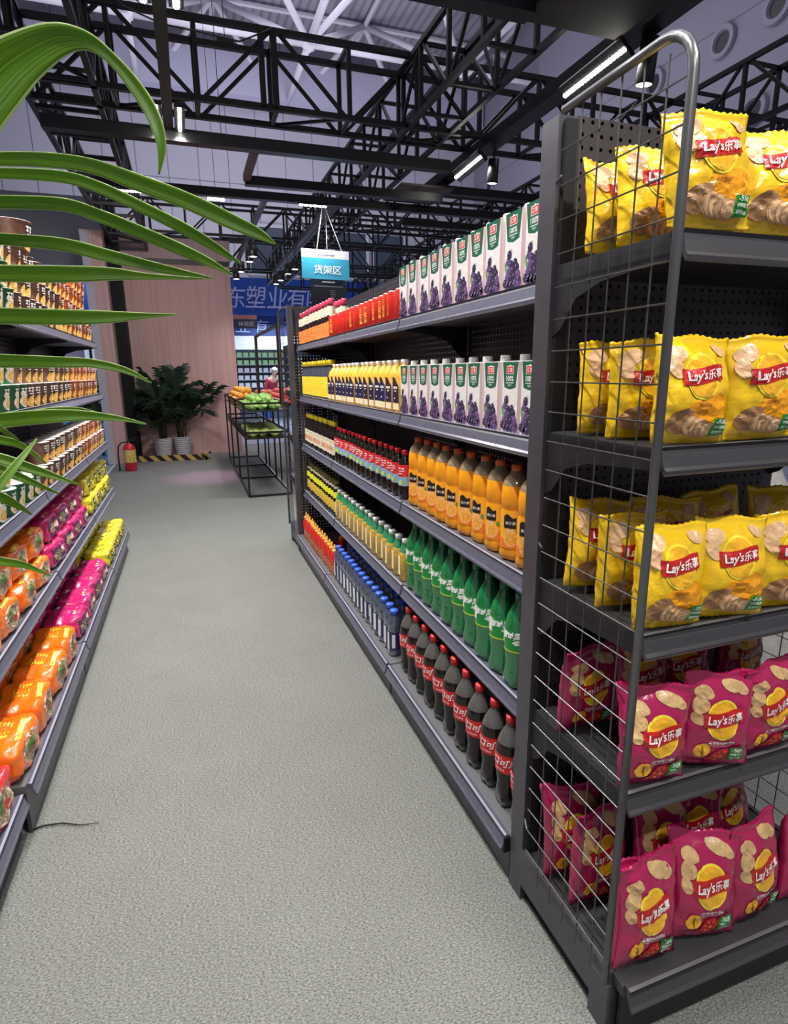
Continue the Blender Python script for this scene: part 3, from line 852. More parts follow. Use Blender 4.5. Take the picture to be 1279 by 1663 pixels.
def bag_surface(W, H, T, seed):
    """front surface of a pillow bag: (x, z) -> (x, y, z)"""
    so = Vector((seed * 7.3, seed * 3.1, seed * 1.7))
    def S(x, z, off=0., side=-1):
        v = max(0., min(1., z / H)); u = max(-1., min(1., 2 * x / W))
        puff = (max(0, math.sin(PI * min(1, max(0, (v - .05) / .88)))) ** .55) * (1 - abs(u) ** 3.2) ** .7
        bot = 1.0 + .25 * (1 - v)
        q_ = Vector((x * 30 + z * 18, z * 26 - x * 14, side * 3)) + so
        crease = noise.noise(Vector((x * 22, z * 18, side * 3)) + so) * .009 + (abs(noise.noise(q_)) - .25) * -.011 + (abs(noise.noise(q_ * 2.1)) - .25) * -.0045
        crease *= 1 - .72 * math.exp(-(x * x + (z - .135) ** 2) / .0026)
        edge = abs(noise.noise(Vector((x * 90, z * 8, 0)) + so)) * .010 * (abs(v - .5) * 2) ** 3
        y = side * (T * puff * bot + (crease + edge) * (.35 + .65 * puff) + .0015)
        y = y + side * off
        pinch = 1 - .07 * math.sin(PI * v) + .035 * noise.noise(Vector((0, z * 14, u * 1.5)) + so)
        bend = .012 * noise.noise(Vector((x * 6, 2, 0)) + so) * (v ** 4) * 3
        return (x * pinch, y + bend * 1.0, z + .004 * math.sin(x * 60 + seed) * (v ** 6))
    return S

def make_bag(kind, seed, label='', W=.176, H=.236, T=.029):
    S = bag_surface(W, H, T, seed)
    t = thing('crisp_bag', label, 'crisp bag')
    b = bmesh.new()
    nx, nz = 26, 32
    G = {}
    for side in (-1, 1):
        for i in range(nx + 1):
            for j in range(nz + 1):
                x = -W / 2 + W * i / nx; z = H * j / nz
                edge = i in (0, nx)
                if edge and side == 1:
                    G[(1, i, j)] = G[(-1, i, j)]
                    continue
                zz = z
                if j in (0, nz):
                    zz = z + (.0016 if i % 2 else -.0016)
                    zz = max(0, zz)
                G[(side, i, j)] = b.verts.new(S(x, zz, 0, side))
    for side in (-1, 1):
        for i in range(nx):
            for j in range(nz):
                q = [G[(side, i, j)], G[(side, i + 1, j)], G[(side, i + 1, j + 1)], G[(side, i, j + 1)]]
                f = b.faces.new(q if side < 0 else q[::-1]); f.smooth = True
    for j in (0, nz):
        for i in range(nx):
            q = [G[(-1, i, j)], G[(-1, i + 1, j)], G[(1, i + 1, j)], G[(1, i, j)]]
            q = list(dict.fromkeys(q))
            if len(q) > 2:
                try: b.faces.new(q if j else q[::-1])
                except ValueError: pass
    obj('bag_film', b, M['bag_yellow' if kind == 'y' else 'bag_magenta'], t)
    fn = lambda off: (lambda x, z: S(x, z, off, -1))
    bw = lambda x, z: (x, z + .007 * math.sin((x - .008) * 38))
    if kind == 'y':
        b = bmesh.new(); put2d(b, blob2d(.020, .062, .060, .050, .2, 30, 8, .04, 1), fn(.0010)); obj('orange_glow', b, M['glow_orange'], t)
        cx, cz, ry = -.002, .146, .047
    else:
        cx, cz, ry = -.002, .128, .046
    b = bmesh.new(); put2d(b, blob2d(cx, cz, .041, ry + .003, 0, 34, 8), fn(.0018), 0); put2d(b, blob2d(cx, cz, .037, ry - .002, 0, 34, 8), fn(.0026), 1); obj('sun_emblem', b, [M['sun_rim'], M['sun']], t)
    b = bmesh.new(); put2d(b, quad2d(cx - .048, cx + .049, cz - .013, cz + .022, 26, 9, bw), fn(.0036)); obj('red_banner', b, M['banner_red'], t)
    b = bmesh.new()
    put2d(b, text2d("Lay's", .027, .12, .86, .022), lambda x, z: S(*bw(x + cx - .018, z + cz + .0035), .0062, -1))
    put2d(b, text2d('乐事', .021, .08, .86, .012), lambda x, z: S(*bw(x + cx + .0245, z + cz + .0035), .0062, -1))
    obj('logo_lettering', b, M['ink_white'], t)
    b = bmesh.new()
    if kind == 'y':
        put2d(b, text2d('经典原味', .0085, 0, 1, .02), lambda x, z: S(x + .004, z + .086, .0030, -1)); put2d(b, text2d('Classic Flavor', .0030, 0, 1), lambda x, z: S(x + .004, z + .079, .0030, -1))
        obj('flavour_text', b, M['brown_ink'], t)
    else:
        put2d(b, text2d('墨西哥鸡汁番茄味', .0075, 0, 1, .012), lambda x, z: S(x + .002, z + .071, .0030, -1)); put2d(b, text2d('Mexican Chicken Tomato Flavor', .0030), lambda x, z: S(x + .002, z + .064, .0030, -1))
        obj('flavour_text', b, M['ink_white'], t)
    b = bmesh.new()
    if kind == 'y':
        put2d(b, blob2d(-.042, .050, .030, .027, .3, 26, 6, .05, 2), fn(.0026), 0)
        for k in range(4):
            put2d(b, blob2d(-.020 + .0125 * k, .040 - .003 * k, .019, .023 - .002 * k, .25, 22, 5), fn(.0032 + .0012 * k), 2)
            put2d(b, blob2d(-.018 + .0125 * k, .040 - .003 * k, .0175, .0212 - .002 * k, .25, 22, 5), fn(.0038 + .0012 * k), 1)
        obj('potato_picture', b, [M['potato'], M['slice'], M['slice_rim']], t)
        for a_ in ((-.052, .196, .022, .020, .4, 22, 5, .08, 4), (-.060, .163, .016, .021, .1, 20, 5, .08, 5), (.050, .206, .020, .012, -.4, 20, 4, .08, 6)):
            b = bmesh.new(); put2d(b, blob2d(*a_), fn(.0018 + .0004 * (a_[8] % 2))); obj('printed_crisp', b, M['slice'], t)
    else:
        put2d(b, blob2d(.008, .032, .024, .024, 0, 24, 6, .04, 3), fn(.0026), 0)
        for k in range(7):
            a = k * 2 * PI / 7 + .3
            put2d(b, blob2d(.008 + .014 * math.cos(a), .032 + .014 * math.sin(a), .0042, .0022, a, 8, 1), fn(.0036), 1)
        put2d(b, blob2d(.008, .032, .005, .005, 0, 10, 2), fn(.0036), 1)
        put2d(b, blob2d(-.012, .020, .014, .010, .3, 18, 4, .1, 8), fn(.0022), 0)
        obj('tomato_picture', b, [M['tomato_red'], M['tomato_pale']], t)
        for a_ in ((-.056, .160, .017, .022, -.3, 22, 5, .10, 4), (-.048, .190, .022, .015, .2, 20, 5, .10, 5), (-.060, .128, .014, .017, .2, 20, 5, .1, 9), (.022, .206, .030, .013, -.35, 22, 4, .08, 6), (.048, .196, .018, .013, -.6, 20, 4, .08, 7)):
            b = bmesh.new(); put2d(b, blob2d(*a_), fn(.0018 + .0004 * (a_[8] % 3))); obj('printed_crisp', b, M['crisp'], t)
        b = bmesh.new(); put2d(b, blob2d(-.040, .048, .020, .019, .4, 24, 5, .03, 6), fn(.0026), 0); put2d(b, blob2d(-.040, .048, .0022, .015, .2, 10, 3), fn(.0036), 1)
        obj('folded_crisp', b, [M['sun'], M['brown_ink']], t)
    b = bmesh.new(); put2d(b, quad2d(.028, .066, .018, .056, 10, 8, lambda x, z: (x, z + (x - .045) * .10)), fn(.0076 if kind == 'y' else .0044)); obj('green_label', b, M['label_green'], t)
    o_ = .0090 if kind == 'y' else .0056
    b = bmesh.new(); put2d(b, text2d('-50%', .0105, 0, .95, .02), lambda x, z: S(x + .047, z + .0485, o_, -1)); put2d(b, text2d('饱和脂肪', .0078, 0, .95, .02), lambda x, z: S(x + .047, z + .0365, o_, -1)); put2d(b, text2d('配方升级', .0070, 0, .95, .02), lambda x, z: S(x + .047, z + .0255, o_, -1)); obj('label_lettering', b, M['ink_white'], t)
    return t

YB = [make_bag('y', s) for s in (1, 4, 9)]
MB_ = [make_bag('m', s) for s in (2, 6, 11)]
_used = set()
def bag(kind, k, x, y, z, rz=0., lean=.1, roll=0., label='', group=None, sc=1.):
    p = (YB if kind == 'y' else MB_)[k % 3]
    rot = Euler((lean, roll, rz), 'XYZ')
    mtx = Matrix.Rotation(rz, 4, 'Z') @ Matrix.Rotation(-lean, 4, 'X') @ Matrix.Rotation(roll, 4, 'Y')
    e = mtx.to_euler()
    z2 = z + .003 + abs(math.sin(roll)) * .08
    if (kind, k % 3) not in _used:
        _used.add((kind, k % 3))
        p.location = (x, y, z2); p.rotation_euler = e; p['label'] = label; p['group'] = group; p.scale = sc
    else:
        dup(p, (x, y, z2), e, label, group, sc)
nmY = 'yellow crisp bag '
nmM = 'magenta tomato crisp bag '
G5, G4, G3, G2, G1 = ['crisp bags on the end rack, %s shelf' % n for n in ('top', 'second highest', 'middle', 'second lowest', 'lowest')]
# (kind, variant, x, y, shelf z, turn, lean, roll, label)
for args in (
    ('y', 0, .872, 1.075, 1.725, .05, .16, .02, nmY + 'on the top shelf, rearmost of the three beside the mesh', G5),
    ('y', 1, .880, .985, 1.725, -.05, .16, .0, nmY + 'on the top shelf, middle one of three behind the mesh', G5),
    ('y', 2, .905, .880, 1.725, .10, .20, -.03, nmY + 'on the top shelf, front one at the bent tube', G5),
    ('y', 0, 1.080, .880, 1.725, -.10, .20, .03, nmY + 'on the top shelf, second in the front row', G5),
    ('y', 1, 1.255, .880, 1.725, .05, .20, 0, nmY + 'on the top shelf, third in the front row', G5),
    ('y', 1, 1.075, 1.03, 1.725, .05, .18, 0, nmY + 'hidden in the rear of the top shelf', G5),
    ('y', 1, .872, 1.070, 1.360, .10, .06, .02, nmY + 'on the second highest shelf, rearmost beside the mesh', G4),
    ('y', 2, .880, .975, 1.360, -.04, .06, .0, nmY + 'on the second highest shelf, middle one behind the mesh', G4),
    ('y', 0, .895, .870, 1.360, .16, .06, .03, nmY + 'on the second highest shelf, just right of the front tube', G4),
    ('y', 2, 1.068, .875, 1.360, .06, .08, -.03, nmY + 'on the second highest shelf, second in the front row', G4),
    ('y', 1, 1.240, .875, 1.360, -.10, .08, .02, nmY + 'on the second highest shelf, cut by the photo edge', G4),
    ('y', 0, 1.060, 1.02, 1.360, .1, .1, 0, nmY + 'in the shaded rear of the second highest shelf', G4),
    ('y', 0, .870, 1.080, .990, .10, .10, .10, nmY + 'on the middle shelf, rearmost beside the mesh', G3),
    ('y', 2, .878, .975, .990, .10, .08, .02, nmY + 'on the middle shelf, squeezed between two behind the mesh', G3),
    ('y', 1, .880, .872, .990, .14, .10, .05, nmY + 'on the middle shelf, crossed by the front tube', G3),
    ('y', 0, 1.050, .885, .990, .02, .10, .04, nmY + 'on the middle shelf, whole one right of the tube', G3),
    ('y', 2, 1.232, .880, .990, -.05, .10, -.02, nmY + 'on the middle shelf, cut by the photo edge', G3),
    ('y', 2, 1.045, 1.065, .990, -.15, .12, .04, nmY + 'in the shaded rear row of the middle shelf, left one', G3),
    ('y', 1, 1.225, 1.065, .990, .10, .12, -.10, nmY + 'in the shaded rear row of the middle shelf, middle one', G3),
    ('y', 0, 1.400, 1.045, .990, -.10, .12, .04, nmY + 'in the shaded rear row of the middle shelf, right one', G3),
    ('m', 0, .870, 1.075, .627, .15, .02, .0, nmM + 'on the second lowest shelf, alone at the back beside the mesh', G2),
    ('m', 1, .888, .880, .627, .10, .10, .05, nmM + 'on the second lowest shelf, crossed by the front tube', G2),
    ('m', 2, 1.040, .890, .627, -.12, .12, .06, nmM + 'on the second lowest shelf, second in the front row', G2),
    ('m', 0, 1.195, .885, .627, .14, .08, -.05, nmM + 'on the second lowest shelf, third in the front row', G2),
    ('m', 1, 1.375, .880, .627, .05, .12, .10, nmM + 'on the second lowest shelf, at the photo edge', G2),
    ('m', 2, 1.010, 1.050, .627, .12, .16, .08, nmM + 'in the shaded rear row, second lowest shelf, left one', G2),
    ('m', 1, 1.165, 1.060, .627, -.10, .14, -.08, nmM + 'in the shaded rear row, second lowest shelf, middle one', G2),
    ('m', 0, 1.335, 1.050, .627, .20, .10, .12, nmM + 'in the shaded rear row, second lowest shelf, right one', G2),
    ('m', 1, .868, 1.090, .205, .12, .06, .0, nmM + 'on the lowest shelf, rearmost beside the mesh', G1),
    ('m', 0, .880, .995, .205, .15, .10, .04, nmM + 'on the lowest shelf, second from the back beside the mesh', G1),
    ('m', 2, .885, .905, .205, .10, .16, .05, nmM + 'on the lowest shelf, behind the foremost corner bag', G1),
    ('m', 0, .888, .815, .205, .14, .14, .03, nmM + 'on the lowest shelf, foremost at the mesh corner', G1),
    ('m', 1, 1.050, .822, .205, -.02, .18, .05, nmM + 'on the lowest shelf, second in the front row', G1),
    ('m', 2, 1.215, .822, .205, .22, .14, -.04, nmM + 'on the lowest shelf, third in the front row', G1),
    ('m', 0, 1.385, .822, .205, .10, .16, .02, nmM + 'on the lowest shelf, at the photo edge', G1),
    ('m', 1, 1.050, .970, .205, .18, .12, .06, nmM + 'on the lowest shelf, rear row, left one', G1),
    ('m', 0, 1.190, .985, .205, -.10, .14, -.03, nmM + 'on the lowest shelf, rear row, middle one showing its logo', G1),
    ('m', 2, 1.340, 1.000, .205, .20, .16, -.16, nmM + 'on the lowest shelf, rear row, tilted one by the right mesh', G1)):
    kind, k, x, y, z, rz, lean, roll, lab, g = args
    hs = {1.725: .80, 1.360: .82, .990: .88, .627: .93, .205: 1.10}[z]
    if 'front' in lab or 'photo edge' in lab or 'foremost' in lab or 'right of the tube' in lab:
        lv = {1.725: (.866, 1.022, 1.19), 1.360: (.866, 1.040, 1.215), .990: (.864, 1.022, 1.195), .627: (.866, 1.035, 1.200, 1.378), .205: (.876, 1.050, 1.220, 1.395)}[z]
        x = min(lv, key=lambda q: abs(q - x + .04)); y = .852 if z != .205 else .825
    z = .168 if z == .205 else z
    bag(kind, k, x, y - .018, z, rz - .16, lean, roll, lab, g, (.98, 1, hs))

# ================================================================== LEFT SHELF GOODS
mk('cup_brown', (.20, .085, .055), .35, noise_s=45, noise_a=.35); mk('cup_orange', (.78, .17, .03), .35, noise_s=45, noise_a=.25); mk('cup_green', (.02, .17, .05), .35)
mk('noodle', (.66, .40, .10), .4, noise_s=120, noise_a=.4); mk('cup_cream', (.74, .64, .50), .4, noise_s=80, noise_a=.2); mk('lid', (.72, .68, .66), .25, noise_s=30, noise_a=.2)
mk('pack_orange', (.90, .17, .008), .26, bump=.7, bscale=28, coat=.5); mk('pack_magenta', (.62, .02, .16), .26, bump=.7, bscale=28, coat=.5); mk('pack_yellow', (.80, .66, .03), .3, coat=.4, noise_s=12, noise_a=.12); mk('pack_red', (.66, .03, .03), .3, bump=.7, bscale=28, coat=.4)
mk('pack_purple', (.09, .012, .09), .35); mk('food', (.26, .20, .12), .4, noise_s=90, noise_a=.8); mk('food_green', (.10, .20, .05), .4, noise_s=90, noise_a=.5); mk('plate', (.72, .52, .42), .35); mk('yellow_ink', (.90, .66, .03), .35); mk('gold_flash', (.92, .52, .08), .35); mk('dark_food', (.04, .032, .02), .4, noise_s=70, noise_a=.4)

def cup(kind, label=''):
    t = thing('noodle_cup', label, 'noodle cup')
    r0, r1, H = .049, .064, .106
    m = M['cup_' + kind]
    def rr(z): return r0 + (r1 - r0) * z / H
    b = bmesh.new(); lathe(b, [(0, 0), (r0, 0), (r1, H - .004), (r1 + .003, H - .003), (r1 + .003, H)], 20); obj('cup_wall', b, m, t)
    b = bmesh.new(); lathe(b, [(r1 + .003, H - .001), (r1 + .002, H + .001), (0, H + .0015)], 20); obj('lid', b, M['lid'], t)
    def wp(off):
        return lambda x, z: ((rr(z) + off) * math.cos(-PI / 2 + x / .057), (rr(z) + off) * math.sin(-PI / 2 + x / .057), z)
    for s, nm in ((0, 'noodle_picture'), (1, 'noodle_picture')):
        sh = s * .178
        b = bmesh.new()
        if kind == 'green':
            put2d(b, blob2d(sh, .036, .034, .030, .1, 16, 2, .05, 1), wp(.0009), 0); put2d(b, blob2d(sh + .004, .034, .024, .020, .1, 16, 2, .05, 3), wp(.0015), 1)
            put2d(b, blob2d(sh - .016, .066, .014, .012, 0, 12, 1), wp(.0012), 0)
        else:
            put2d(b, blob2d(sh, .028, .036, .026, .25, 16, 2, .04, 1), wp(.0009), 1); put2d(b, blob2d(sh + .002, .030, .020, .012, .3, 12, 1, .05, 3), wp(.0015), 3)
            if kind == 'orange':
                put2d(b, quad2d(sh + .040, sh + .060, .010, .096, 3, 1), wp(.0012), 2)
        obj(nm, b, [M['cup_cream'], M['noodle'], M['cap_orange'], M['peel']], t)
    b = bmesh.new()
    for s in (0, .178):
        for k, (x0, x1, z0, z1) in enumerate(((-.026, -.012, .070, .090), (-.009, .006, .068, .090), (.009, .024, .070, .090), (-.020, .018, .060, .064))):
            cx = (x0 + x1) / 2
            put2d(b, quad2d(s + x0, s + x1, z0, z1, 3, 1), wp(.0012)) if k == 3 else (put2d(b, quad2d(s + x0, s + x1, z1 - .005, z1, 3, 1), wp(.0012)), put2d(b, quad2d(s + cx - .002, s + cx + .002, z0, z1 - .005, 1, 1), wp(.0012)), put2d(b, quad2d(s + x0, s + x1, z0 + .003, z0 + .006, 3, 1), wp(.0012)))
    obj('lid_lettering_print', b, M['ink_white'], t)
    return t

CUPS = {k: cup(k) for k in ('brown', 'orange', 'green')}
_cu = set()
def put_cup(kind, x, y, z, rz, label, group):
    if kind not in _cu:
        _cu.add(kind); p = CUPS[kind]; p.location = (x, y, z); p.rotation_euler = (0, 0, rz); p['label'] = label; p['group'] = group
    else:
        dup(CUPS[kind], (x, y, z), rz, label, group)

rnd = random.Random(5)
LEVN = {1.756: 'top', 1.359: 'second highest', .967: 'middle'}
TIER = ['lowest tier', 'second tier', 'third tier', 'fourth tier']
def cup_zone(kind, ys, z, tiers, x=-.740, desc='', cnt=None):
    for ti in range(tiers):
        yy = ys[ti] if isinstance(ys[0], (list, tuple)) else ys
        for i, y in enumerate(yy):
            put_cup(kind, x + rnd.uniform(-.004, .004) - .004 * ti, y + rnd.uniform(-.004, .004), z + .001 + ti * .1085, PI / 2 + rnd.uniform(-.25, .25),
                    '%s noodle cup, %s shelf at left, %s, %s from the near end' % (desc, LEVN[z], TIER[ti], ORD[i]), '%s noodle cups, left gondola %s shelf' % (desc, LEVN[z]))
def fr(y0, n, p=.137): return [y0 + p * i for i in range(n)]
for z, tiers in ((1.756, 4), (1.359, 2), (.967, 2)):
    if z == .967:
        cup_zone('green', [fr(2.30, 6), fr(2.30, 3)], z, 2, desc='green')
        cup_zone('brown', [fr(3.14, 8), fr(3.27, 7)], z, 2, desc='brown')
    elif z == 1.359:
        cup_zone('green', [fr(2.72, 3), fr(2.72, 2)], z, 2, desc='green')
        cup_zone('brown', [fr(3.13, 8), fr(3.00, 9)], z, 2, desc='brown')
    else:
        cup_zone('green', [fr(2.60, 4)] * 3, z, 3, desc='green')
        cup_zone('brown', [fr(3.15, 8), fr(3.15, 8), fr(3.15, 8)], z, 3, desc='brown')
        dup(CUPS['brown'], (-.745, 3.42, 1.757 + .108 * 3 + .001), PI / 2, 'large brown noodle tub standing alone on top of the brown cups', 'brown noodle cups, left gondola top shelf', (1.5, 1.5, 1.25))
    if z == 1.756:
        cup_zone('orange', [fr(4.245, 8), fr(4.245, 8), fr(4.245, 7), fr(4.79, 4)], z, 4, desc='orange')
    else:
        cup_zone('orange', [fr(4.245, 8), fr(4.245, 8)], z, 2, desc='orange')

def pack(kind, seed, L=.262, D=.165, H=.128):
    """multi-pack of noodles: soft rounded block, front faces -Y, length along X"""
    t = thing('noodle_multipack', '', 'noodle multipack')
    so = Vector((seed * 5.1, seed, seed * 2.2))
    def P(nx_, ny_, nz_, off=0.):
        v = Vector((nx_, ny_, nz_))
        k = (abs(v.x) ** 6 + abs(v.y) ** 6 + abs(v.z) ** 6) ** (-1 / 6)
        v = v * k
        q = Vector((v.x * L / 2, v.y * D / 2, v.z * H / 2))
        nn = Vector((v.x / L, v.y / D, v.z / H)).normalized()
        w = noise.noise(Vector((q.x * 17, q.y * 22, q.z * 22)) + so) * .013 - abs(noise.noise(Vector((q.x * 42, q.y * 34, q.z * 38)) + so)) * .010
        q = q + nn * (w - .004 + off)
        return (q.x, q.y, max(0.001, q.z + H / 2))
    b = bmesh.new()
    n = 14
    vmap = {}
    def V(x, y, z):
        k = (round(x, 4), round(y, 4), round(z, 4))
        if k not in vmap: vmap[k] = b.verts.new(P(x, y, z))
        return vmap[k]
    for ax in range(3):
        for s in (-1, 1):
            for i in range(n):
                for j in range(n):
                    c = []
                    for (a, e) in ((i, j), (i + 1, j), (i + 1, j + 1), (i, j + 1)):
                        u, v = -1 + 2 * a / n, -1 + 2 * e / n
                        p = [0, 0, 0]; p[ax] = s; p[(ax + 1) % 3] = u; p[(ax + 2) % 3] = v
                        c.append(V(*p))
                    f = b.faces.new(c if s > 0 else c[::-1]); f.smooth = True
    base = {'orange': 'pack_orange', 'magenta': 'pack_magenta', 'yellow': 'pack_yellow', 'red': 'pack_red'}[kind]
    obj('wrapper', b, M[base], t)
    front = lambda off: (lambda x, z: P(x, -1, z, off))
    top = lambda off: (lambda x, y: P(x, y, 1, off))
    if kind in ('orange', 'red'):
        b = bmesh.new(); put2d(b, blob2d(0, 0, .58, .80, 0, 26, 5), front(.0012), 0); put2d(b, blob2d(0, -.03, .50, .68, 0, 24, 5), front(.0022), 1); put2d(b, blob2d(-.12, .2, .22, .26, .3, 14, 2, .1, 2), front(.0032), 2); put2d(b, blob2d(.16, -.2, .18, .2, .3, 14, 2, .1, 4), front(.0032), 3)
        obj('bowl_picture', b, [M['plate'], M['food'], M['food_green'], M['tomato_red']], t)
        b = bmesh.new()
        rk = random.Random(seed * 3)
        for k in range(3):
            x = -.30 + k * .30
            for j in range(4):
                yy_ = -.30 + .14 * j
                put2d(b, quad2d(x - .10 + rk.uniform(0, .05), x + .10 - rk.uniform(0, .05), yy_, yy_ + .055, 2, 1, lambda a, c: (a, c + .05 * (a - x))), top(.0014 + .0002 * j))
            put2d(b, quad2d(x - .02 + rk.uniform(-.04, .04), x + .02, -.34, .2, 1, 3), top(.0024))
        put2d(b, quad2d(-.3, .1, .30, .34, 4, 1), top(.0014))
        obj('yellow_print', b, M['yellow_ink'], t)
        b = bmesh.new(); put2d(b, ([(-.55, -.95), (.55, -.95), (.40, -.62), (-.40, -.55)], [(0, 1, 2, 3)]) if False else quad2d(-.5, .5, -.88, -.60, 8, 3, lambda x, y: (x, y + .08 * math.sin(x * 3))), top(.0014)); obj('gold_flash', b, M['gold_flash'], t)
    elif kind == 'magenta':
        b = bmesh.new(); put2d(b, quad2d(-.78, .78, -.78, .62, 12, 8), front(.0012), 0); put2d(b, blob2d(-.25, -.1, .36, .46, .2, 18, 3, .06, 3), front(.0022), 1); put2d(b, blob2d(.38, .0, .26, .36, .1, 16, 3, .06, 3), front(.0022), 2)
        obj('bowl_picture', b, [M['pack_purple'], M['food'], M['plate']], t)
        b = bmesh.new()
        for k in range(3):
            put2d(b, blob2d(-.30 + k * .3, -.58 + .06 * (k % 2), .11, .10, .2, 10, 1, .2, k), top(.0014), 1 if k % 2 else 0)
        put2d(b, quad2d(.25, .62, .42, .66, 4, 3), top(.0014), 0)
        obj('white_print', b, [M['ink_white'], M['gold_flash']], t)
    else:
        b = bmesh.new()
        for k in range(3):
            x = -.55 + .55 * k
            put2d(b, blob2d(x, .25, .20, .38, .0, 14, 3, .06, k), front(.0012), 0); put2d(b, blob2d(x, .25, .09, .14, .0, 8, 1), front(.0026), 1)
            put2d(b, blob2d(x, -.45, .14, .22, .0, 12, 2, .06, k), front(.0012), 2)
        obj('front_print', b, [M['dark_food'], M['ink_white'], M['food_green']], t)
        b = bmesh.new()
        for k in range(5):
            put2d(b, blob2d(-.6 + .3 * k, -.2 + .3 * (k % 2), .06, .10, .6, 10, 1, .2, k), top(.0016))
        obj('top_print', b, M['dark_food'], t)
    return t
PK = {k: [pack(k, s + 1), pack(k, s + 5)] for s, k in enumerate(('orange', 'magenta', 'yellow'))}
PK['red'] = [pack('red', 9)]
_pu = set()
def put_pack(kind, v, x, y, z, label, group, tilt=0., rz=PI / 2, sc=(1, 1, 1)):
    p = PK[kind][v % len(PK[kind])]
    e = (Matrix.Rotation(rz, 4, 'Z') @ Matrix.Rotation(tilt, 4, 'X')).to_euler()
    z2 = z + .001 + abs(math.sin(tilt)) * .075
    k = (kind, v % len(PK[kind]))
    if k not in _pu:
        _pu.add(k); p.location = (x, y, z2); p.rotation_euler = e; p['label'] = label; p['group'] = group; p.scale = sc
    else:
        dup(p, (x, y, z2), e, label, group, sc)
rnd = random.Random(8)
ZN = {'orange': (2.075, .268, 4), 'magenta': (3.19, .272, 4), 'yellow': (4.375, .268, 4)}
for kind, (y0, p, n) in ZN.items():
    nm = kind + ' noodle multipack '
    for i in range(n):
        put_pack(kind, i, -.705, y0 + p * i, .185, nm + 'on the base shelf, front row, %s from the near end' % ORD[i], kind + ' multipacks on the base shelf', 0, PI / 2 + rnd.uniform(-.05, .05), (1, 1.05, 1.0 if kind != 'orange' else 1.12))
        put_pack(kind, i + 1, -.885, y0 + p * i + .01, .185, nm + 'on the base shelf, rear row, %s from the near end' % ORD[i], kind + ' multipacks on the base shelf', 0, PI / 2, (1, 1.0, .95))
    n2 = n if kind != 'orange' else 4
    for ti in range(2):
        for i in range(n2):
            yy = y0 + p * i + (.02 if ti else 0)
            if kind == 'magenta' and ti and i == 0: yy += .02
            put_pack(kind, i + ti, -.765 - .016 * ti, yy, .570 + .128 * ti, nm + 'on the second lowest shelf, %s layer, %s from near end' % (('lower', 'upper')[ti], ORD[i]), kind + ' multipacks on the second lowest shelf', -.03, PI / 2 + rnd.uniform(-.06, .06), (1, 1, .97))
for i in range(2):
    put_pack('red', 0, -.715, 1.79 - i * .28, .165, 'red noodle multipack on the nearest base shelf at the left edge, %s' % ('farther one' if i == 0 else 'nearer one'), 'red multipacks on the nearest shelf', 0, PI / 2, (1, 1, 1.15))

# ================================================================== BLACK TRUSSES
def truss(label, p, q, w, h, bay, group='black box trusses', both=True, thick=.024):
    """box truss from p to q (centre of the lower left chord), width w sideways (to the right of travel), height h"""
    p = Vector(p); q = Vector(q)
    L = (q - p).length
    d = (q - p).normalized()
    ang = math.atan2(d.y, d.x)
    t = thing('box_truss', label, 'truss', p, ang, group)
    def T(nm, a, b, r=thick):
        bm_ = bmesh.new(); tube(bm_, a, b, r, 4, twist=PI / 4); return obj(nm, bm_, M['truss'], t)
    for y in (0, -w):
        for z in (0, h):
            T('chord', (0, y, z), (L, y, z), thick * 1.15)
    n = max(1, round(L / bay)); s = L / n
    pc = {}
    def piece(nm, key, a, b, r):
        a = Vector(a); b = Vector(b)
        if key not in pc:
            bm_ = bmesh.new(); tube(bm_, (0, 0, 0), b - a, r, 4, twist=PI / 4); pc[key] = obj(nm, bm_, M['truss'], t); pc[key].location = a
        else:
            o = pc[key].copy(); COL.objects.link(o); o.parent = t; o.location = a
    for i in range(n + 1):
        x = i * s
        for y in (0, -w):
            piece('upright_brace', 'u', (x, y, 0), (x, y, h), thick * .95)
        if i < n + 1:
            piece('cross_brace', 'c', (x, 0, 0), (x, -w, 0), thick * .8)
            if both: piece('cross_brace', 'c', (x, 0, h), (x, -w, h), thick * .8)
    for i in range(n):
        x = i * s
        for y in (0, -w):
            if i % 2 == 0: piece('diagonal_brace', 'd1', (x + .03, y, 0), (x + s - .03, y, h), thick * .72)
            else: piece('diagonal_brace', 'd2', (x + .03, y, h), (x + s - .03, y, 0), thick * .72)
        if i % 2: piece('diagonal_brace', 'd3', (x, 0, 0), (x + s, -w, 0), thick * .6)
    return t
# crosswise above the aisle
truss('black box truss crossing above the aisle, the nearest and largest', (-.95, 5.69, 3.6), (7.0, 5.69, 3.6), .34, .54, .592, thick=.026)
truss('black box truss running lengthwise above the left gondola', (-.97, .8, 3.6), (-.97, 11.5, 3.6), .50, .52, .55, thick=.026)
truss('black box truss running lengthwise above the right gondola, with the grey sky lamps beyond', (2.03, 2.3, 3.6), (2.03, 15.0, 3.6), .40, .50, .56, thick=.024)
truss('black box truss running lengthwise, farthest right above the crisp rack', (4.87, 1.5, 3.6), (4.87, 17.6, 3.6), .40, .52, .60)
truss('black box truss crossing just above the pink panel wall', (-.95, 11.62, 3.86), (4.8, 11.62, 3.86), .34, .50, .56)
truss('black box truss crossing behind the hanging blue sign', (2.05, 9.2, 3.6), (8.0, 9.2, 3.6), .34, .50, .56)
for k, (y, x0, x1) in enumerate(((14.0, 2.0, 9.0), (16.4, 2.5, 11.0), (19.5, 3.0, 13.0))):
    truss('black box truss of a booth far behind the drinks gondola, %s one back' % ORD[k], (x0 if k else .9, y, 3.7), (x1, y, 3.7), .35, .60, .60)
truss('black box truss of a neighbouring booth at upper left behind the palm leaf', (-3.6, 4.6, 3.60), (-.97, 4.6, 3.60), .35, .5, .6)

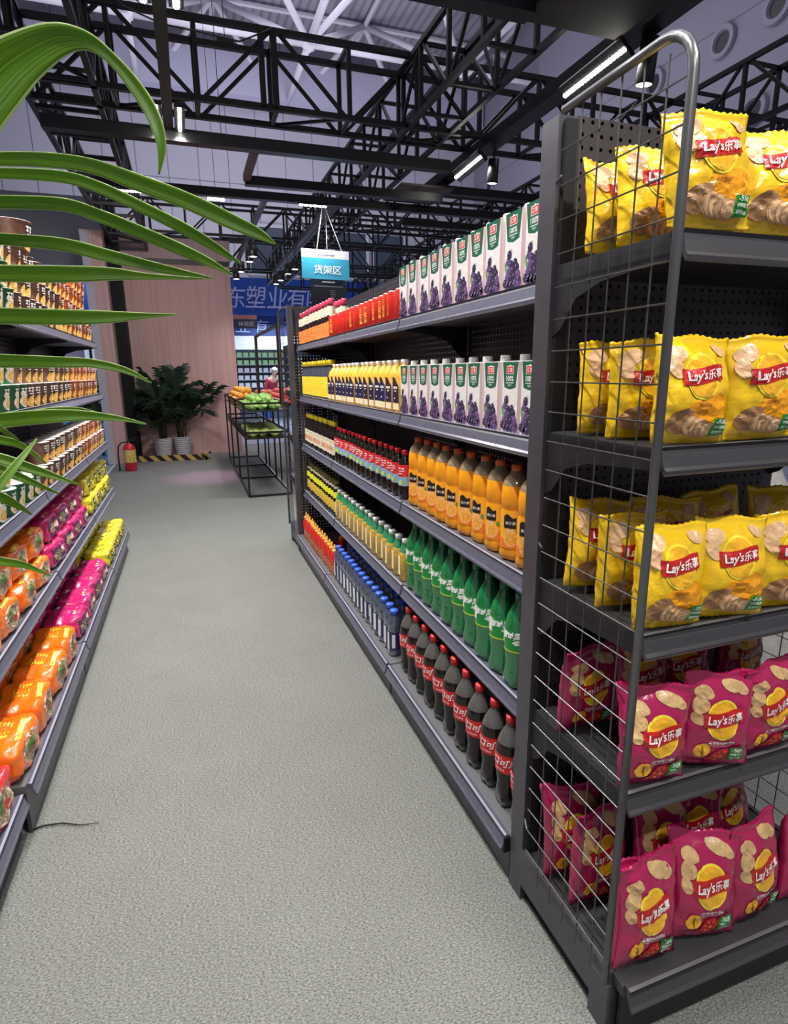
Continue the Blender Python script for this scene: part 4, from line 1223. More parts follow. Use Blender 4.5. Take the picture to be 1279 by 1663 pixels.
# light beams hung under the trusses
def beam(label, x0, x1, y0, y1, z0, z1, m='beam', cat='light beam', group='black light beams', name='light_beam'):
    o = obj(name, bbox(x0, x1, y0, y1, z0, z1), M[m]); tag(o, label, cat, group); return o
beam('black beam crossing the aisle under the nearest truss', -.85, 2.42, 5.31, 5.40, 3.27, 3.36)
beam('black lengthwise beam hanging above the aisle centre between two lamp strips', -.005, .065, 2.4, 5.31, 3.34, 3.43)
beam('black lengthwise beam above the drinks gondola carrying two bright lamp bars', 2.71, 2.86, 2.1, 6.75, 3.47, 3.56)
beam('black beam second from the nearest truss, ending at the reddish pipe', .68, 2.72, 6.16, 6.24, 3.25, 3.33)
beam('black beam carrying the six-dot lamp, just in front of the blue hanging sign', -.9, 4.6, 6.80, 6.88, 3.30, 3.38)
beam('short reddish brown beam joining two black beams above the aisle', .66, .72, 5.41, 6.155, 3.27, 3.33, 'pipe')
beam('black beam at the top edge of the photo beside the dark board', .4, 1.99, 3.26, 3.38, 3.42, 3.54)
beam('long black beam above the produce stand with small spot lamps', .93, .98, 6.89, 11.6, 3.30, 3.36)
beam('black beam with spot lamps right of the produce stand', 1.66, 1.72, 6.89, 11.6, 3.30, 3.36)
beam('black beam crossing over the right gondola, nearer of two behind the tall post', 2.82, 7.0, 6.30, 6.38, 3.38, 3.46)
beam('black beam crossing over the right gondola, farther of two behind the tall post', 2.82, 7.0, 7.6, 7.68, 3.35, 3.43)
mk('brown_board', (.022, .016, .013), .75); mk('red_lit_board', (.10, .055, .055), .5)  # red light on the second board is put into its colour
beam('dark brown board overhead at the top right of the photo', 1.99, 2.66, 2.0, 3.42, 3.46, 3.50, 'brown_board', 'board', 'overhead boards', 'overhead_board')
beam('overhead board in red light, coloured dull pink, beyond the second lamp bar', 2.26, 2.86, 6.17, 6.79, 3.385, 3.405, 'red_lit_board', 'board', 'overhead boards', 'overhead_board')
for k, (x, y) in enumerate(((2.25, 2.95), (2.5, 6.45))):
    o = obj('round_fitting', None or (lambda b: (lathe(b, [(0, 0), (.05, 0), (.05, .06), (0, .06)], 16), b)[1])(bmesh.new()), M['black'])
    o.location = (x, y, 3.40 if k == 0 else 3.325)
    tag(o, 'black round fitting under the %s overhead board' % ('dark brown' if k == 0 else 'dull pink'), 'lamp')

LAMP_W = 26
def lamp_bar(label, p, q, dots=16, w=.06, power=LAMP_W, tilt=(0, 0, 0), drop=.0, aim=None, group='bright lamp bars'):
    """long housing with a row of LED lenses and its own light"""
    p = Vector(p); q = Vector(q); L = (q - p).length; c = (p + q) / 2
    d = (q - p).normalized(); ang = math.atan2(d.y, d.x)
    t = thing('lamp_bar', label, 'lamp', c, ang, group)
    t.rotation_euler = (tilt[0], 0, ang)
    obj('housing', bbox(-L / 2, L / 2, -w / 2 - .006, w / 2 + .006, .004, .035), M['black'], t)
    b = bmesh.new()
    s = L / dots
    for i in range(dots):
        x = -L / 2 + s * (i + .5)
        lathe(b, [(0, -.006), (min(w, s) * .40, -.003), (min(w, s) * .46, .004)], 10, cx=x)
    obj('led_lenses', b, M['led'], t)
    b = bmesh.new(); tube(b, (0, 0, .035), (0, 0, .10), .012, 8); obj('mount', b, M['black'], t)
    l = bpy.data.lights.new('lamp_bar_light', 'AREA'); l.shape = 'RECTANGLE'; l.size = L; l.size_y = w; l.energy = power; l.color = (1, .985, .93); l.spread = 2.4
    o = bpy.data.objects.new('lamp_bar_light', l); COL.objects.link(o)
    o.location = c + Vector((0, 0, -.02)); o.rotation_euler = (0, 0, ang)
    if aim:
        dv = (Vector(aim) - o.location).normalized()
        o.rotation_euler = dv.to_track_quat('-Z', 'Y').to_euler()
        # keep the strip lengthwise
    return t
lamp_bar('bright lamp bar above the aisle, right of the hanging beam, dotted', (.112, 4.86, 3.33), (.112, 5.29, 3.33))
lamp_bar('bright lamp bar above the aisle, left of the hanging beam, behind the leaf tip', (-.045, 4.86, 3.33), (-.045, 5.29, 3.33))
lamp_bar('bright lamp at the top edge, left of the hanging beam', (-.045, 3.05, 3.33), (-.045, 3.66, 3.33))
lamp_bar('bright lamp at the top edge, right of the hanging beam', (.112, 3.05, 3.33), (.112, 3.66, 3.33))
lamp_bar('largest bright lamp bar, just above the tall grey post', (2.70, 3.38, 3.405), (2.72, 4.04, 3.405), 20, .12, tilt=(.7, 0, 0))
lamp_bar('second bright lamp bar, above the grape juice cartons', (2.70, 5.26, 3.40), (2.73, 5.88, 3.40), 20, .11, tilt=(.7, 0, 0))
lamp_bar('six-dot bright lamp bar above the hanging blue sign', (1.31, 6.84, 3.285), (1.62, 6.84, 3.285), 6, .05)
lamp_bar('added unseen lamp bar under the beam, brightening the pink wall', (-.55, 6.86, 3.285), (-.05, 6.86, 3.285), 12, .05, power=32, aim=(0, 11.7, 1.6))  # lamp added to brighten the pink wall, none known at this spot
# the same lamps continue over the near part of the booth, behind the photographer
lamp_bar('bright lamp bar over the near aisle behind the camera', (.10, .8, 3.33), (.10, 1.4, 3.33), power=40)
lamp_bar('bright lamp bar over the crisp rack behind the camera', (.9, -.15, 3.33), (1.5, -.15, 3.33), power=36)
lamp_bar('bright lamp bar left of the camera over the aisle start', (-.4, -.9, 3.33), (.2, -.9, 3.33), power=24)
lamp_bar('bright lamp bar above the left gondola', (-.35, 2.2, 3.5), (-.35, 2.8, 3.5), power=20)

def spot_lamp(label, x, y, z, r=.045, h=.14, tilt=0, glow='ledw', cat='spot lamp', drop=.18, group='small spot lamps', light=0):
    t = thing('spot_lamp', label, cat, (x, y, z), 0, group)
    t.rotation_euler = (tilt, 0, 0)
    b = bmesh.new(); lathe(b, [(r * .9, 0), (r, .005), (r, h), (0, h)], 14); obj('lamp_housing', b, M['black'], t)
    b = bmesh.new(); b.faces.new([b.verts.new((r * .86 * math.cos(2 * PI * i / 14), r * .86 * math.sin(2 * PI * i / 14), .002)) for i in range(14)]); obj('lamp_glow', b, M[glow], t)
    b = bmesh.new(); tube(b, (0, 0, h), (0, 0, h + drop), .008, 6); obj('lamp_stem', b, M['black'], t)
    if light:
        l = bpy.data.lights.new('spot_lamp_light', 'SPOT'); l.energy = light; l.color = (1, .90, .92); l.spot_size = 1.9; l.spot_blend = .9; l.shadow_soft_size = .05
        o = bpy.data.objects.new('spot_lamp_light', l); COL.objects.link(o); o.location = (x, y, z - .02); o.rotation_euler = (.25, 0, 0)
    return t
for k, (x, y) in enumerate(((.975, 8.66), (.965, 9.05), (.925, 9.95), (.905, 10.7), (1.715, 9.5), (1.68, 9.95), (1.665, 10.65), (1.65, 11.1))):
    spot_lamp('small black spot lamp with glowing face, %s from the near end of the %s beam' % (ORD[k % 4], 'left' if k < 4 else 'right'), x + .02 * (k < 4), y, 3.06, .055, .15, drop=.10, light=40 if k < 4 else 8)
spot_lamp('black cylinder spot lamp beside the second lamp bar', 2.84, 5.30, 3.20, .05, .20, .12, drop=.08)
spot_lamp('black cylinder spot lamp seen through the top of the mesh frame', 2.84, 3.36, 3.22, .055, .24, .12, drop=.03)

def small_light(label, x, y, z, w=.34, up=.55):
    t = thing('pendant_strip_lamp', label, 'lamp', (x, y, z), 0, 'small far hanging lamps')
    obj('lamp_body', bbox(-w / 2, w / 2, -.05, .05, .02, .06), M['black'], t)
    b = bmesh.new(); box(b, -w / 2 + .01, w / 2 - .01, -.045, .045, .0, .018); obj('lamp_glow', b, M['ledw'], t)
    b = bmesh.new(); tube(b, (0, 0, .06), (0, 0, up), .004, 5); obj('hanging_rod', b, M['black'], t)
small_light('small bright lamp on top of the nearest crosswise truss', .62, 6.6, 4.55, .16, 11.4)
small_light('small lamp glowing behind the nearest truss, above the second beam', .57, 7.2, 3.90, .14, 12.05)
small_light('thin far lamp hanging below the beam, left of the reddish pipe', .62, 9.6, 3.98, .26, 11.97)
for k, x in enumerate((.775, .87)):
    b = bmesh.new(); tube(b, (x, 5.335, 3.6), (x, 5.335, 4.14), .03, 4, twist=PI / 4); o = obj('joint_post', b, M['truss']); tag(o, '%s thick upright post at the joint of the nearest crosswise truss' % ('left', 'right')[k], 'post', 'joint posts')
# loose cable along the nearest truss
b = bmesh.new(); path(b, [(-.4, 5.2, 4.20), (-.2, 5.2, 4.06), (.05, 5.22, 4.0), (.3, 5.22, 3.99), (.6, 5.24, 3.98), (.78, 5.25, 4.07), (.86, 5.27, 4.12)], .006, 6)
b2 = bpy.data.objects['box_truss.008']
b_ = bmesh.new(); tube(b_, (.05, 0, -3.612), (.05, 0, 0), .06, 4, twist=PI / 4); obj('leg', b_, M['truss'], b2)
tag(obj('loose_cable', b, M['black'], smooth=True), 'thin black cable sagging along the nearest crosswise truss', 'cable')

# ================================================================== HANGING SIGN
mk('sign_teal', (.035, .30, .48), .4); mk('sign_white', (.62, .62, .74), .4); mk('sign_black', (.010, .012, .022), .3); mk('pale_ink', (.40, .42, .48), .5); mk('string', (.35, .36, .40), .5)
t = thing('hanging_sign', 'teal and white hanging sign for the shelf zone above the far drinks shelves', 'sign', (1.61, 6.95, 2.55), .10)
b = bmesh.new(); box(b, -.285, .285, -.006, .006, 0, .225); obj('teal_panel', b, M['sign_teal'], t)
b = bmesh.new(); box(b, -.285, .285, -.006, .006, .2255, .315); obj('white_header', b, M['sign_white'], t)
b = bmesh.new(); put2d(b, text2d('货架区', .095, 0, 1.12, .004), lambda x, y: (x + .02, -.009, y + .105)); obj('lettering', b, M['ink_white'], t)
b = bmesh.new()
for k in range(12): box(b, -.10 + k * .017, -.09 + k * .017, -.010, -.007, .262 + .006 * (k % 2), .278)
obj('header_print', b, M['pale_ink'], t)
b = bmesh.new()
tube(b, (-.10, 0, .315), (-.02, 0, .75), .004, 5); tube(b, (.20, 0, .315), (.02, 0, .75), .004, 5)
obj('hanging_string', b, M['string'], t)
t = thing('hanging_sign', 'small black notice board hanging under the teal sign', 'sign', (1.66, 7.06, 2.26), .10)
obj('board', bbox(-.215, .215, -.006, .006, 0, .32), M['sign_black'], t)
b = bmesh.new(); box(b, -.08, .08, -.009, -.007, .27, .282); box(b, -.18, .18, -.009, -.007, .225, .231)
for k in range(8): box(b, .02, .02 + .05 + .01 * (k % 3), -.009, -.007, .04 + .02 * k, .045 + .02 * k)
obj('white_print', b, M['pale_ink'], t)
b = bmesh.new(); tube(b, (0, .01, .32), (0, .01, 1.03), .003, 5); obj('hanging_string', b, M['string'], t)

# ================================================================== FAR BOOTHS
mk('banner_blue', (.012, .075, .42), .45); mk('banner_blue_dark', (.012, .045, .20), .5); mk('banner_ink', (.45, .52, .85), .5); mk('booth_white_glow', (.55, .58, .72), .5, emit=(.6, .7, 1), estr=.35)  # last material glows faintly, used on a valance that holds no lamp
t = thing('blue_banner', 'wide blue banner with white brush characters far behind the aisle', 'banner', (4.1, 18.0, 3.16))
obj('banner_cloth', bbox(-3.3, 3.3, 0, .05, 0, 1.02), M['banner_blue'], t)
b = bmesh.new()
BX = (2.06, 2.68, 3.27, 3.81, 1.50)
for k, ch in enumerate('塑业有限'): put2d(b, text2d(ch, .60, .15, .92, .004), lambda x, y, k=k: (x + BX[k] - 4.1, -.03, y + .50))
put2d(b, text2d('东', .58, .15, .92, .004), lambda x, y: (x + BX[4] - 4.1, -.03, y + .48))
obj('lettering', b, M['banner_ink'], t)
b = bmesh.new(); tube(b, (-3.3, .08, -3.16), (-3.3, .08, 1.1), .03, 6); obj('banner_post', b, M['truss'], t)
b = bmesh.new(); tube(b, (3.3, .08, -3.16), (3.3, .08, 1.1), .03, 6); obj('banner_post', b, M['truss'], t)
t = thing('zone_sign', 'small dark hanging sign with pink header, right of the pink wall', 'sign', (1.33, 14.0, 2.50))
obj('sign_board', bbox(-.27, .27, -.01, .01, 0, .20), mk('slate', (.07, .09, .15), .5), t)
obj('pink_header', bbox(-.27, .27, -.012, .01, .201, .29), mk('pink_header', (.72, .32, .30), .5), t)
b = bmesh.new(); put2d(b, text2d('体验区', .10, 0, 1.1, .01), lambda x, y: (x + .03, -.014, y + .10)); obj('lettering', b, M['ink_white'], t)
b = bmesh.new(); tube(b, (-.2, 0, .29), (-.2, 0, 1.2), .004, 5); tube(b, (.2, 0, .29), (.2, 0, 1.2), .004, 5); obj('hanging_string', b, M['string'], t)
t = thing('blue_banner', 'lower dark blue banner with part of the same brush characters', 'banner', (2.6, 19.0, 2.65))
obj('banner_cloth', bbox(-1.3, 1.3, 0, .04, 0, .62), M['banner_blue_dark'], t)
b = bmesh.new()
for k, ch in enumerate('业有'): put2d(b, text2d(ch, .38, .18, 1.1, .004), lambda x, y, k=k: (x - .86 + k * .56, -.03, y + .28))
obj('lettering', b, M['banner_ink'], t)
obj('white_valance', bbox(-1.3, 1.6, -.05, .05, -.42, -.02), M['booth_white_glow'], t)
for sx in (-1.28, 1.58):
    b = bmesh.new(); tube(b, (sx, .02, -2.65), (sx, .02, .6), .03, 6); obj('booth_post', b, M['truss'], t)
# booth shelf wall with small pale goods
t = thing('booth_shelf', 'bright far booth shelf holding rows of small pale green packs', 'shelf', (2.2, 20.2, 0))
obj('shelf_back', bbox(-1.1, 1.2, .1, .15, 0, 2.3), mk('booth_back', (.12, .16, .22), .6), t)
for k in range(5):
    obj('shelf_board', bbox(-1.1, 1.2, -.2, .1, 1.05 + k * .24, 1.07 + k * .24), M['sign_white'], t)
packm = mk('pale_green_pack_glow', (.45, .75, .40), .5, emit=(.5, .9, .5), estr=.15); packw = mk('white_pack', (.75, .80, .82), .5)  # faint emission on the green packs stands in for booth light
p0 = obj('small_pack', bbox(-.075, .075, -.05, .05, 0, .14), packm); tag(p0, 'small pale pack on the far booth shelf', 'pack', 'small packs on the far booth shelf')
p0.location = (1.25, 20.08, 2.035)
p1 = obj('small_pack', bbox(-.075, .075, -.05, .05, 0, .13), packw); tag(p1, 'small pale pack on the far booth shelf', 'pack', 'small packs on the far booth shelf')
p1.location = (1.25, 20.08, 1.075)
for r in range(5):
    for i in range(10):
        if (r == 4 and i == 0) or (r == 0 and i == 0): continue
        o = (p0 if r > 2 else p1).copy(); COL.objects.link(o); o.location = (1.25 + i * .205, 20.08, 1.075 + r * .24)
# vertical banners
for k, (x, y, c, nm) in enumerate(((3.35, 18.6, 'sign_white', 'white'), (3.75, 18.3, 'pink_stripe', 'pink'), (4.0, 17.8, 'sign_white', 'white'), (4.5, 17.5, 'green_dark', 'dark green'), (4.75, 17.0, 'sign_white', 'white'))):
    if c not in M: mk(c, (.42, .22, .26) if c == 'pink_stripe' else (.02, .06, .06), .5)
    t = thing('vertical_banner', 'narrow %s vertical banner of the far booth, %s from the left' % (nm, ORD[k]), 'banner', (x, y, 0))
    obj('banner_cloth', bbox(-.11, .11, -.01, .01, .9, 2.4), M[c], t)
    obj('banner_head', bbox(-.11, .11, -.014, .012, 2.0, 2.4), M['banner_blue'], t)
    b = bmesh.new()
    for q in range(8): box(b, -.03, .03, -.016, -.012, 1.05 + q * .11, 1.11 + q * .11)
    obj('banner_print', b, M['banner_blue_dark'], t)
    b = bmesh.new(); tube(b, (0, .02, 0), (0, .02, 2.4), .012, 6); obj('banner_pole', b, M['truss'], t)
# diffuse glow of the far booths comes from their ceiling lamps
area('booth_lamp_light', (3.0, 17.5, 3.0), 2.0, 160, (.75, .85, 1))
area('booth_lamp_light', (-2.0, 13.2, 3.6), 1.4, 45, (.75, .85, 1))

# ---------------- people far behind
mk('skin', (.55, .33, .24), .5); mk('hair', (.012, .010, .010), .5); mk('cloth_red', (.45, .03, .05), .7); mk('cloth_blue', (.02, .07, .40), .7); mk('cloth_dark', (.012, .013, .02), .7); mk('cloth_grey', (.16, .22, .22), .7); mk('cloth_white', (.62, .60, .60), .7)
def skin_mesh(name, verts, edges, radii, m, parent, sub=1):
    me = bpy.data.meshes.new(name); me.from_pydata(verts, edges, []); me.materials.append(m)
    o = bpy.data.objects.new(name, me); COL.objects.link(o); o.parent = parent
    md = o.modifiers.new('skin', 'SKIN')
    for i, r in enumerate(radii):
        me.skin_vertices[0].data[i].radius = (r, r) if not isinstance(r, tuple) else r
    me.skin_vertices[0].data[0].use_root = True
    if sub:
        s = o.modifiers.new('smooth', 'SUBSURF'); s.levels = sub; s.render_levels = sub
    for p in me.polygons: p.use_smooth = True
    return o
def person(label, x, y, rz, top, legs, bend=0., hat=None, sit=False):
    t = thing('person', label, 'person', (x, y, 0), rz)
    s, c = math.sin(bend), math.cos(bend)
    def up(h, dx=0, fwd=0): return (dx, -h * s - fwd * c, .92 + h * c - fwd * s)
    V = [(0, 0, .92), up(.18), up(.38), up(.50), up(.60), up(.70), up(.80),
         up(.46, -.17), up(.22, -.22, .06), up(.04, -.20, .18), up(.0, -.19, .25),
         up(.46, .17), up(.22, .22, .06), up(.04, .20, .18), up(.0, .19, .25),
         (-.09, 0, .86), (-.10, .0, .48), (-.10, .03, .08), (-.10, -.12, .03),
         (.09, 0, .86), (.10, -.04, .48), (.10, .0, .08), (.10, -.15, .03)]
    E = [(0, 1), (1, 2), (2, 3), (3, 4), (4, 5), (5, 6), (3, 7), (7, 8), (8, 9), (9, 10), (3, 11), (11, 12), (12, 13), (13, 14), (0, 15), (15, 16), (16, 17), (17, 18), (0, 19), (19, 20), (20, 21), (21, 22)]
    R = [(.15, .10), (.135, .10), (.16, .11), (.14, .09), .050, .085, .075, .055, .042, .034, .028, .055, .042, .034, .028, .085, .058, .042, .035, .085, .058, .042, .035]
    skin_mesh('body', V, E, R, M['skin'], t)
    R2 = [(.165, .115), (.15, .115), (.175, .125), (.155, .105), .068, .055, .05, .068, .055]
    VT = [V[i] for i in (0, 1, 2, 3, 7, 8, 9, 11, 12, 13)]
    skin_mesh('top', VT, [(0, 1), (1, 2), (2, 3), (3, 4), (4, 5), (5, 6), (3, 7), (7, 8), (8, 9)], [(.165, .115), (.15, .115), (.175, .125), (.155, .105), .068, .056, .046, .068, .056, .046], top, t)
    VL = [V[i] for i in (0, 15, 16, 17, 19, 20, 21)]
    skin_mesh('trousers', VL, [(0, 1), (1, 2), (2, 3), (0, 4), (4, 5), (5, 6)], [(.16, .115), .098, .072, .058, .098, .072, .058], legs, t)
    b = bmesh.new(); h = Vector(up(.77)) + Vector((0, .02, .02)); bmesh.ops.create_icosphere(b, subdivisions=2, radius=.105, matrix=Matrix.Translation(h) @ Matrix.Diagonal((.9, 1, 1, 1)))
    for v in list(b.verts):
        if v.co.z < h.z - .02 and v.co.y < h.y + .01: v.co = h + (v.co - h) * .6
    obj('hat' if hat else 'hair', b, hat or M['hair'], t, smooth=True)
    b = bmesh.new()
    f = Vector(up(.73)) + Vector((0, -.085, 0))
    bmesh.ops.create_icosphere(b, subdivisions=1, radius=.012, matrix=Matrix.Translation(f + Vector((0, -.012, 0))))
    obj('nose', b, M['skin'], t, smooth=True)
    return t
person('person in red top, blue trousers and white cap bending at the far booth', 2.35, 18.9, .6, M['cloth_red'], M['cloth_blue'], .55, M['cloth_white'])
person('person in dark clothes standing at the far booth behind the produce', 3.95, 16.6, .3, M['cloth_dark'], M['cloth_grey'], .1)
person('person in grey-green clothes beside the dark-clothed one', 4.35, 16.0, -.5, M['cloth_grey'], M['cloth_dark'], .15)
t = thing('red_chair', 'dark red chair at the far booth, just right of the pink wall', 'chair', (1.62, 18.4, 0), .2)
obj('seat', bbox(-.24, .24, -.22, .22, .42, .47), M['cloth_red'], t)
obj('backrest', bbox(-.24, .24, .20, .25, .55, .95), M['cloth_red'], t)
for sx in (-.22, .22):
    for sy in (-.2, .2):
        b = bmesh.new(); tube(b, (sx, sy, 0), (sx, sy + (.03 if sy > 0 else 0), .42 if sy < 0 else .9), .014, 6); obj('leg', b, M['black'], t)

# ================================================================== PRODUCE STAND
mk('stand', (.009, .009, .010), .4)
t = thing('produce_stand', 'black square-tube produce stand with two tray levels beyond the drinks gondola', 'stand', (0, 0, 0))
X0, X1, YS = .60, 1.12, (7.20, 8.55, 9.75, 10.85)
def bar(a, c, nm='frame_bar', r=.013):
    b = bmesh.new(); tube(b, a, c, r * 1.3, 4, twist=PI / 4); obj(nm, b, M['stand'], t)
for y in YS:
    for x in (X0, X1): bar((x, y, .015), (x, y, 1.155), 'stand_leg')
    bar((X0, y, .02), (X1, y, .02)); bar((X0, y, 1.15), (X1, y, 1.15)); bar((X0, y, .80), (X1, y, .80))
for x in (X0, X1):
    for z in (.02, .80, 1.15): bar((x, YS[0], z), (x, YS[-1], z))
b = bmesh.new(); box(b, X0, X1, YS[0], YS[-1], 1.05, 1.062); obj('tray_panel', b, M['stand'], t)
b = bmesh.new(); box(b, X0, X1, YS[0], YS[-1], .72, .732); obj('tray_panel', b, M['stand'], t)
bar((1.06, 9.6, 1.15), (1.06, 9.6, 2.07), 'tall_post', .022); bar((1.06, 7.25, 2.06), (1.06, 9.6, 2.06), 'top_bar', .018); bar((1.06, 7.25, 1.15), (1.06, 7.25, 2.06), 'tall_post', .018)
mk('lettuce', (.34, .60, .14), .5, noise_s=30, noise_a=.5); mk('cabbage', (.55, .66, .22), .5, noise_s=20, noise_a=.3); mk('orange_fruit', (.85, .38, .05), .5, noise_s=60, noise_a=.1); mk('pink_fruit', (.72, .10, .09), .5, noise_s=60, noise_a=.2); mk('leek_white', (.65, .66, .42), .5)
def heap(kind, label, cat, group, x0, x1, y0, y1, z, nx, ny, r, m, layers=1, stretch=(1, 1, 1), rough=.0):
    b = bmesh.new(); bmesh.ops.create_icosphere(b, subdivisions=2, radius=r)
    for v in b.verts:
        v.co = v.co * (1 + rough * noise.noise(v.co * 30))
        v.co.x *= stretch[0]; v.co.y *= stretch[1]; v.co.z *= stretch[2]
    src = obj(kind, b, m, smooth=True); tag(src, label, cat, group)
    first = True
    for L_ in range(layers):
        for i in range(nx - L_):
            for j in range(ny - L_):
                x = x0 + (x1 - x0) * (i + .5 + L_ * .5) / nx + random.uniform(-.1, .1) * r
                y = y0 + (y1 - y0) * (j + .5 + L_ * .5) / ny + random.uniform(-.1, .1) * r
                o = src if first else src.copy()
                if not first: COL.objects.link(o)
                first = False
                o.location = (x, y, z + r * stretch[2] + L_ * r * stretch[2] * 1.5); o.rotation_euler = (0, 0, random.uniform(-.4, .4))
heap('lettuce_head', 'bright green leafy vegetable in the front tray of the produce stand', 'vegetable', 'green vegetables in the front top tray', X0 + .06, X1 - .06, 7.31, 8.5, 1.064, 3, 6, .062, M['lettuce'], 2, (1.1, 1.3, .8), .9)
heap('cabbage_head', 'pale green vegetable on the lower tray of the produce stand', 'vegetable', 'pale vegetables on the lower tray', X0 + .06, X1 - .06, 7.31, 8.5, .734, 3, 5, .07, M['cabbage'], 1, (1.1, 1.5, .75), .8)
heap('orange_fruit', 'orange fruit heaped on the farther left tray of the produce stand', 'fruit', 'orange fruit on the produce stand', X0 + .02, X0 + .38, 8.7, 10.6, 1.062, 4, 10, .048, M['orange_fruit'], 3, (1, 1, 1), .05)
heap('red_fruit', 'pinkish red fruit heaped on the farther right tray of the produce stand', 'fruit', 'red fruit on the produce stand', X1 + .06, X1 + .46, 8.3, 9.6, 1.062, 5, 9, .044, M['pink_fruit'], 3, (1, 1, 1), .25)
t2 = thing('produce_crate', 'dark crate under the red fruit, right of the produce stand', 'crate', (1.38, 8.95, 0))
obj('crate_floor', bbox(-.24, .24, -.68, .68, 1.045, 1.060), M['stand'], t2)
for sx in (-.22, .22):
    for sy in (-.66, .66):
        b = bmesh.new(); tube(b, (sx, sy, 0), (sx, sy, 1.045), .014, 4); obj('leg', b, M['stand'], t2)
heap('dark_fruit', 'dark fruit behind the red fruit heap', 'fruit', 'dark fruit beyond the red heap', 1.03, 1.40, 10.0, 10.6, 1.06, 4, 4, .05, M['red_brown'], 2, (1, 1, 1), .1)

# ================================================================== POTTED PALMS, EXTINGUISHER, TAPE
mk('palm_green', (.012, .035, .014), .45, noise_s=6, noise_a=.3); mk('palm_stem', (.05, .055, .02), .5); mk('soil', (.03, .02, .015), .9)
def frond(bm_, base, az, L, elev, droop, leaf, nleaf, rs):
    pts = []
    d = Vector((math.cos(az), math.sin(az), 0))
    for i in range(9):
        s = i / 8
        h = L * s
        pts.append(Vector(base) + d * (h * math.cos(elev) * (1 - .1 * s)) + Vector((0, 0, h * math.sin(elev) - droop * s * s * L)))
    path(bm_, pts, .006, 5, 0, radii=[.008 * (1 - .7 * i / 8) + .001 for i in range(9)])
    side = Vector((-math.sin(az), math.cos(az), 0))
    for k in range(nleaf):
        s = .18 + .80 * k / (nleaf - 1)
        f = s * 8; i = min(7, int(f)); p = pts[i].lerp(pts[i + 1], f - i)
        tan = (pts[i + 1] - pts[i]).normalized()
        ll = leaf * math.sin(PI * (.15 + .8 * (1 - abs(s - .45) * 1.2)))
        for sg in (-1, 1):
            dv = (side * sg * .8 + tan * .75 + Vector((0, 0, rs.uniform(-.35, .15)))).normalized()
            wv = tan.cross(dv).cross(dv).normalized() * .008
            a = p; m_ = p + dv * ll * .5 + Vector((0, 0, .01)); e = p + dv * ll + Vector((0, 0, -.06 * ll / .25))
            v = [bm_.verts.new(a), bm_.verts.new(m_ + wv), bm_.verts.new(e), bm_.verts.new(m_ - wv)]
            try:
                f1 = bm_.faces.new((v[0], v[1], v[2])); f2 = bm_.faces.new((v[0], v[2], v[3])); f1.material_index = 1; f2.material_index = 1
            except ValueError: pass
def potted_palm(label, x, y, h, seed, nf=9, spread=.6, potm=None, group=None, ylim=11.72, xlim=-.90, xmax=9):
    rs = random.Random(seed)
    t = thing('potted_palm', label, 'potted plant', (x, y, 0), 0, group)
    b = bmesh.new()
    prof = [(0, 0), (.115, 0)]
    for k in range(9):
        z = .02 + k * .038; r = .118 + .045 * z / .36
        prof += [(r, z), (r + .006, z + .012), (r + .006, z + .026), (r, z + .034)]
    prof += [(.172, .365), (.172, .385), (.158, .385), (.150, .33), (0, .33)]
    lathe(b, prof, 28); obj('ribbed_pot', b, potm or M['white'], t)
    b = bmesh.new(); lathe(b, [(.149, .335), (0, .345)], 20); obj('soil', b, M['soil'], t)
    b = bmesh.new()
    for k in range(7):
        a = rs.uniform(0, 6.28); r = rs.uniform(.02, .08)
        path(b, [(r * math.cos(a), r * math.sin(a), .34), (r * 1.3 * math.cos(a), r * 1.3 * math.sin(a), .6), (r * 1.8 * math.cos(a), r * 1.8 * math.sin(a), .95)], .010, 6, radii=[.013, .010, .006])
    obj('stems', b, M['palm_stem'], t)
    for k in range(nf):
        a = 2 * PI * k / nf + rs.uniform(-.3, .3)
        el = rs.uniform(.55, 1.35)
        b = bmesh.new(); r = .05
        frond(b, (r * math.cos(a), r * math.sin(a), rs.uniform(.5, .95)), a, (h - .7) * rs.uniform(.75, 1.1), el, rs.uniform(.15, .5), rs.uniform(.24, .36), 24, rs)
        for v_ in b.verts:
            v_.co.y = min(v_.co.y, ylim - y - .02 * abs(math.sin(v_.co.x * 40)))
            v_.co.x = min(max(v_.co.x, xlim - x), xmax - x)
        obj('frond', b, [M['palm_stem'], M['palm_green']], t)
    return t
mk('pot_white', (.50, .47, .50), .4)
potted_palm('left potted palm in a ribbed white pot against the pink wall', -.53, 11.28, 1.50, 3, 22, potm=M['pot_white'])
potted_palm('right, taller potted palm in a ribbed white pot against the pink wall', -.19, 11.38, 1.78, 6, 26, potm=M['pot_white'])
potted_palm('potted palm before the blue booth wall, behind the left gondola end', -1.72, 11.55, 1.6, 9, 12, potm=M['pot_white'], ylim=12.2, xlim=-2.3, xmax=-1.45)

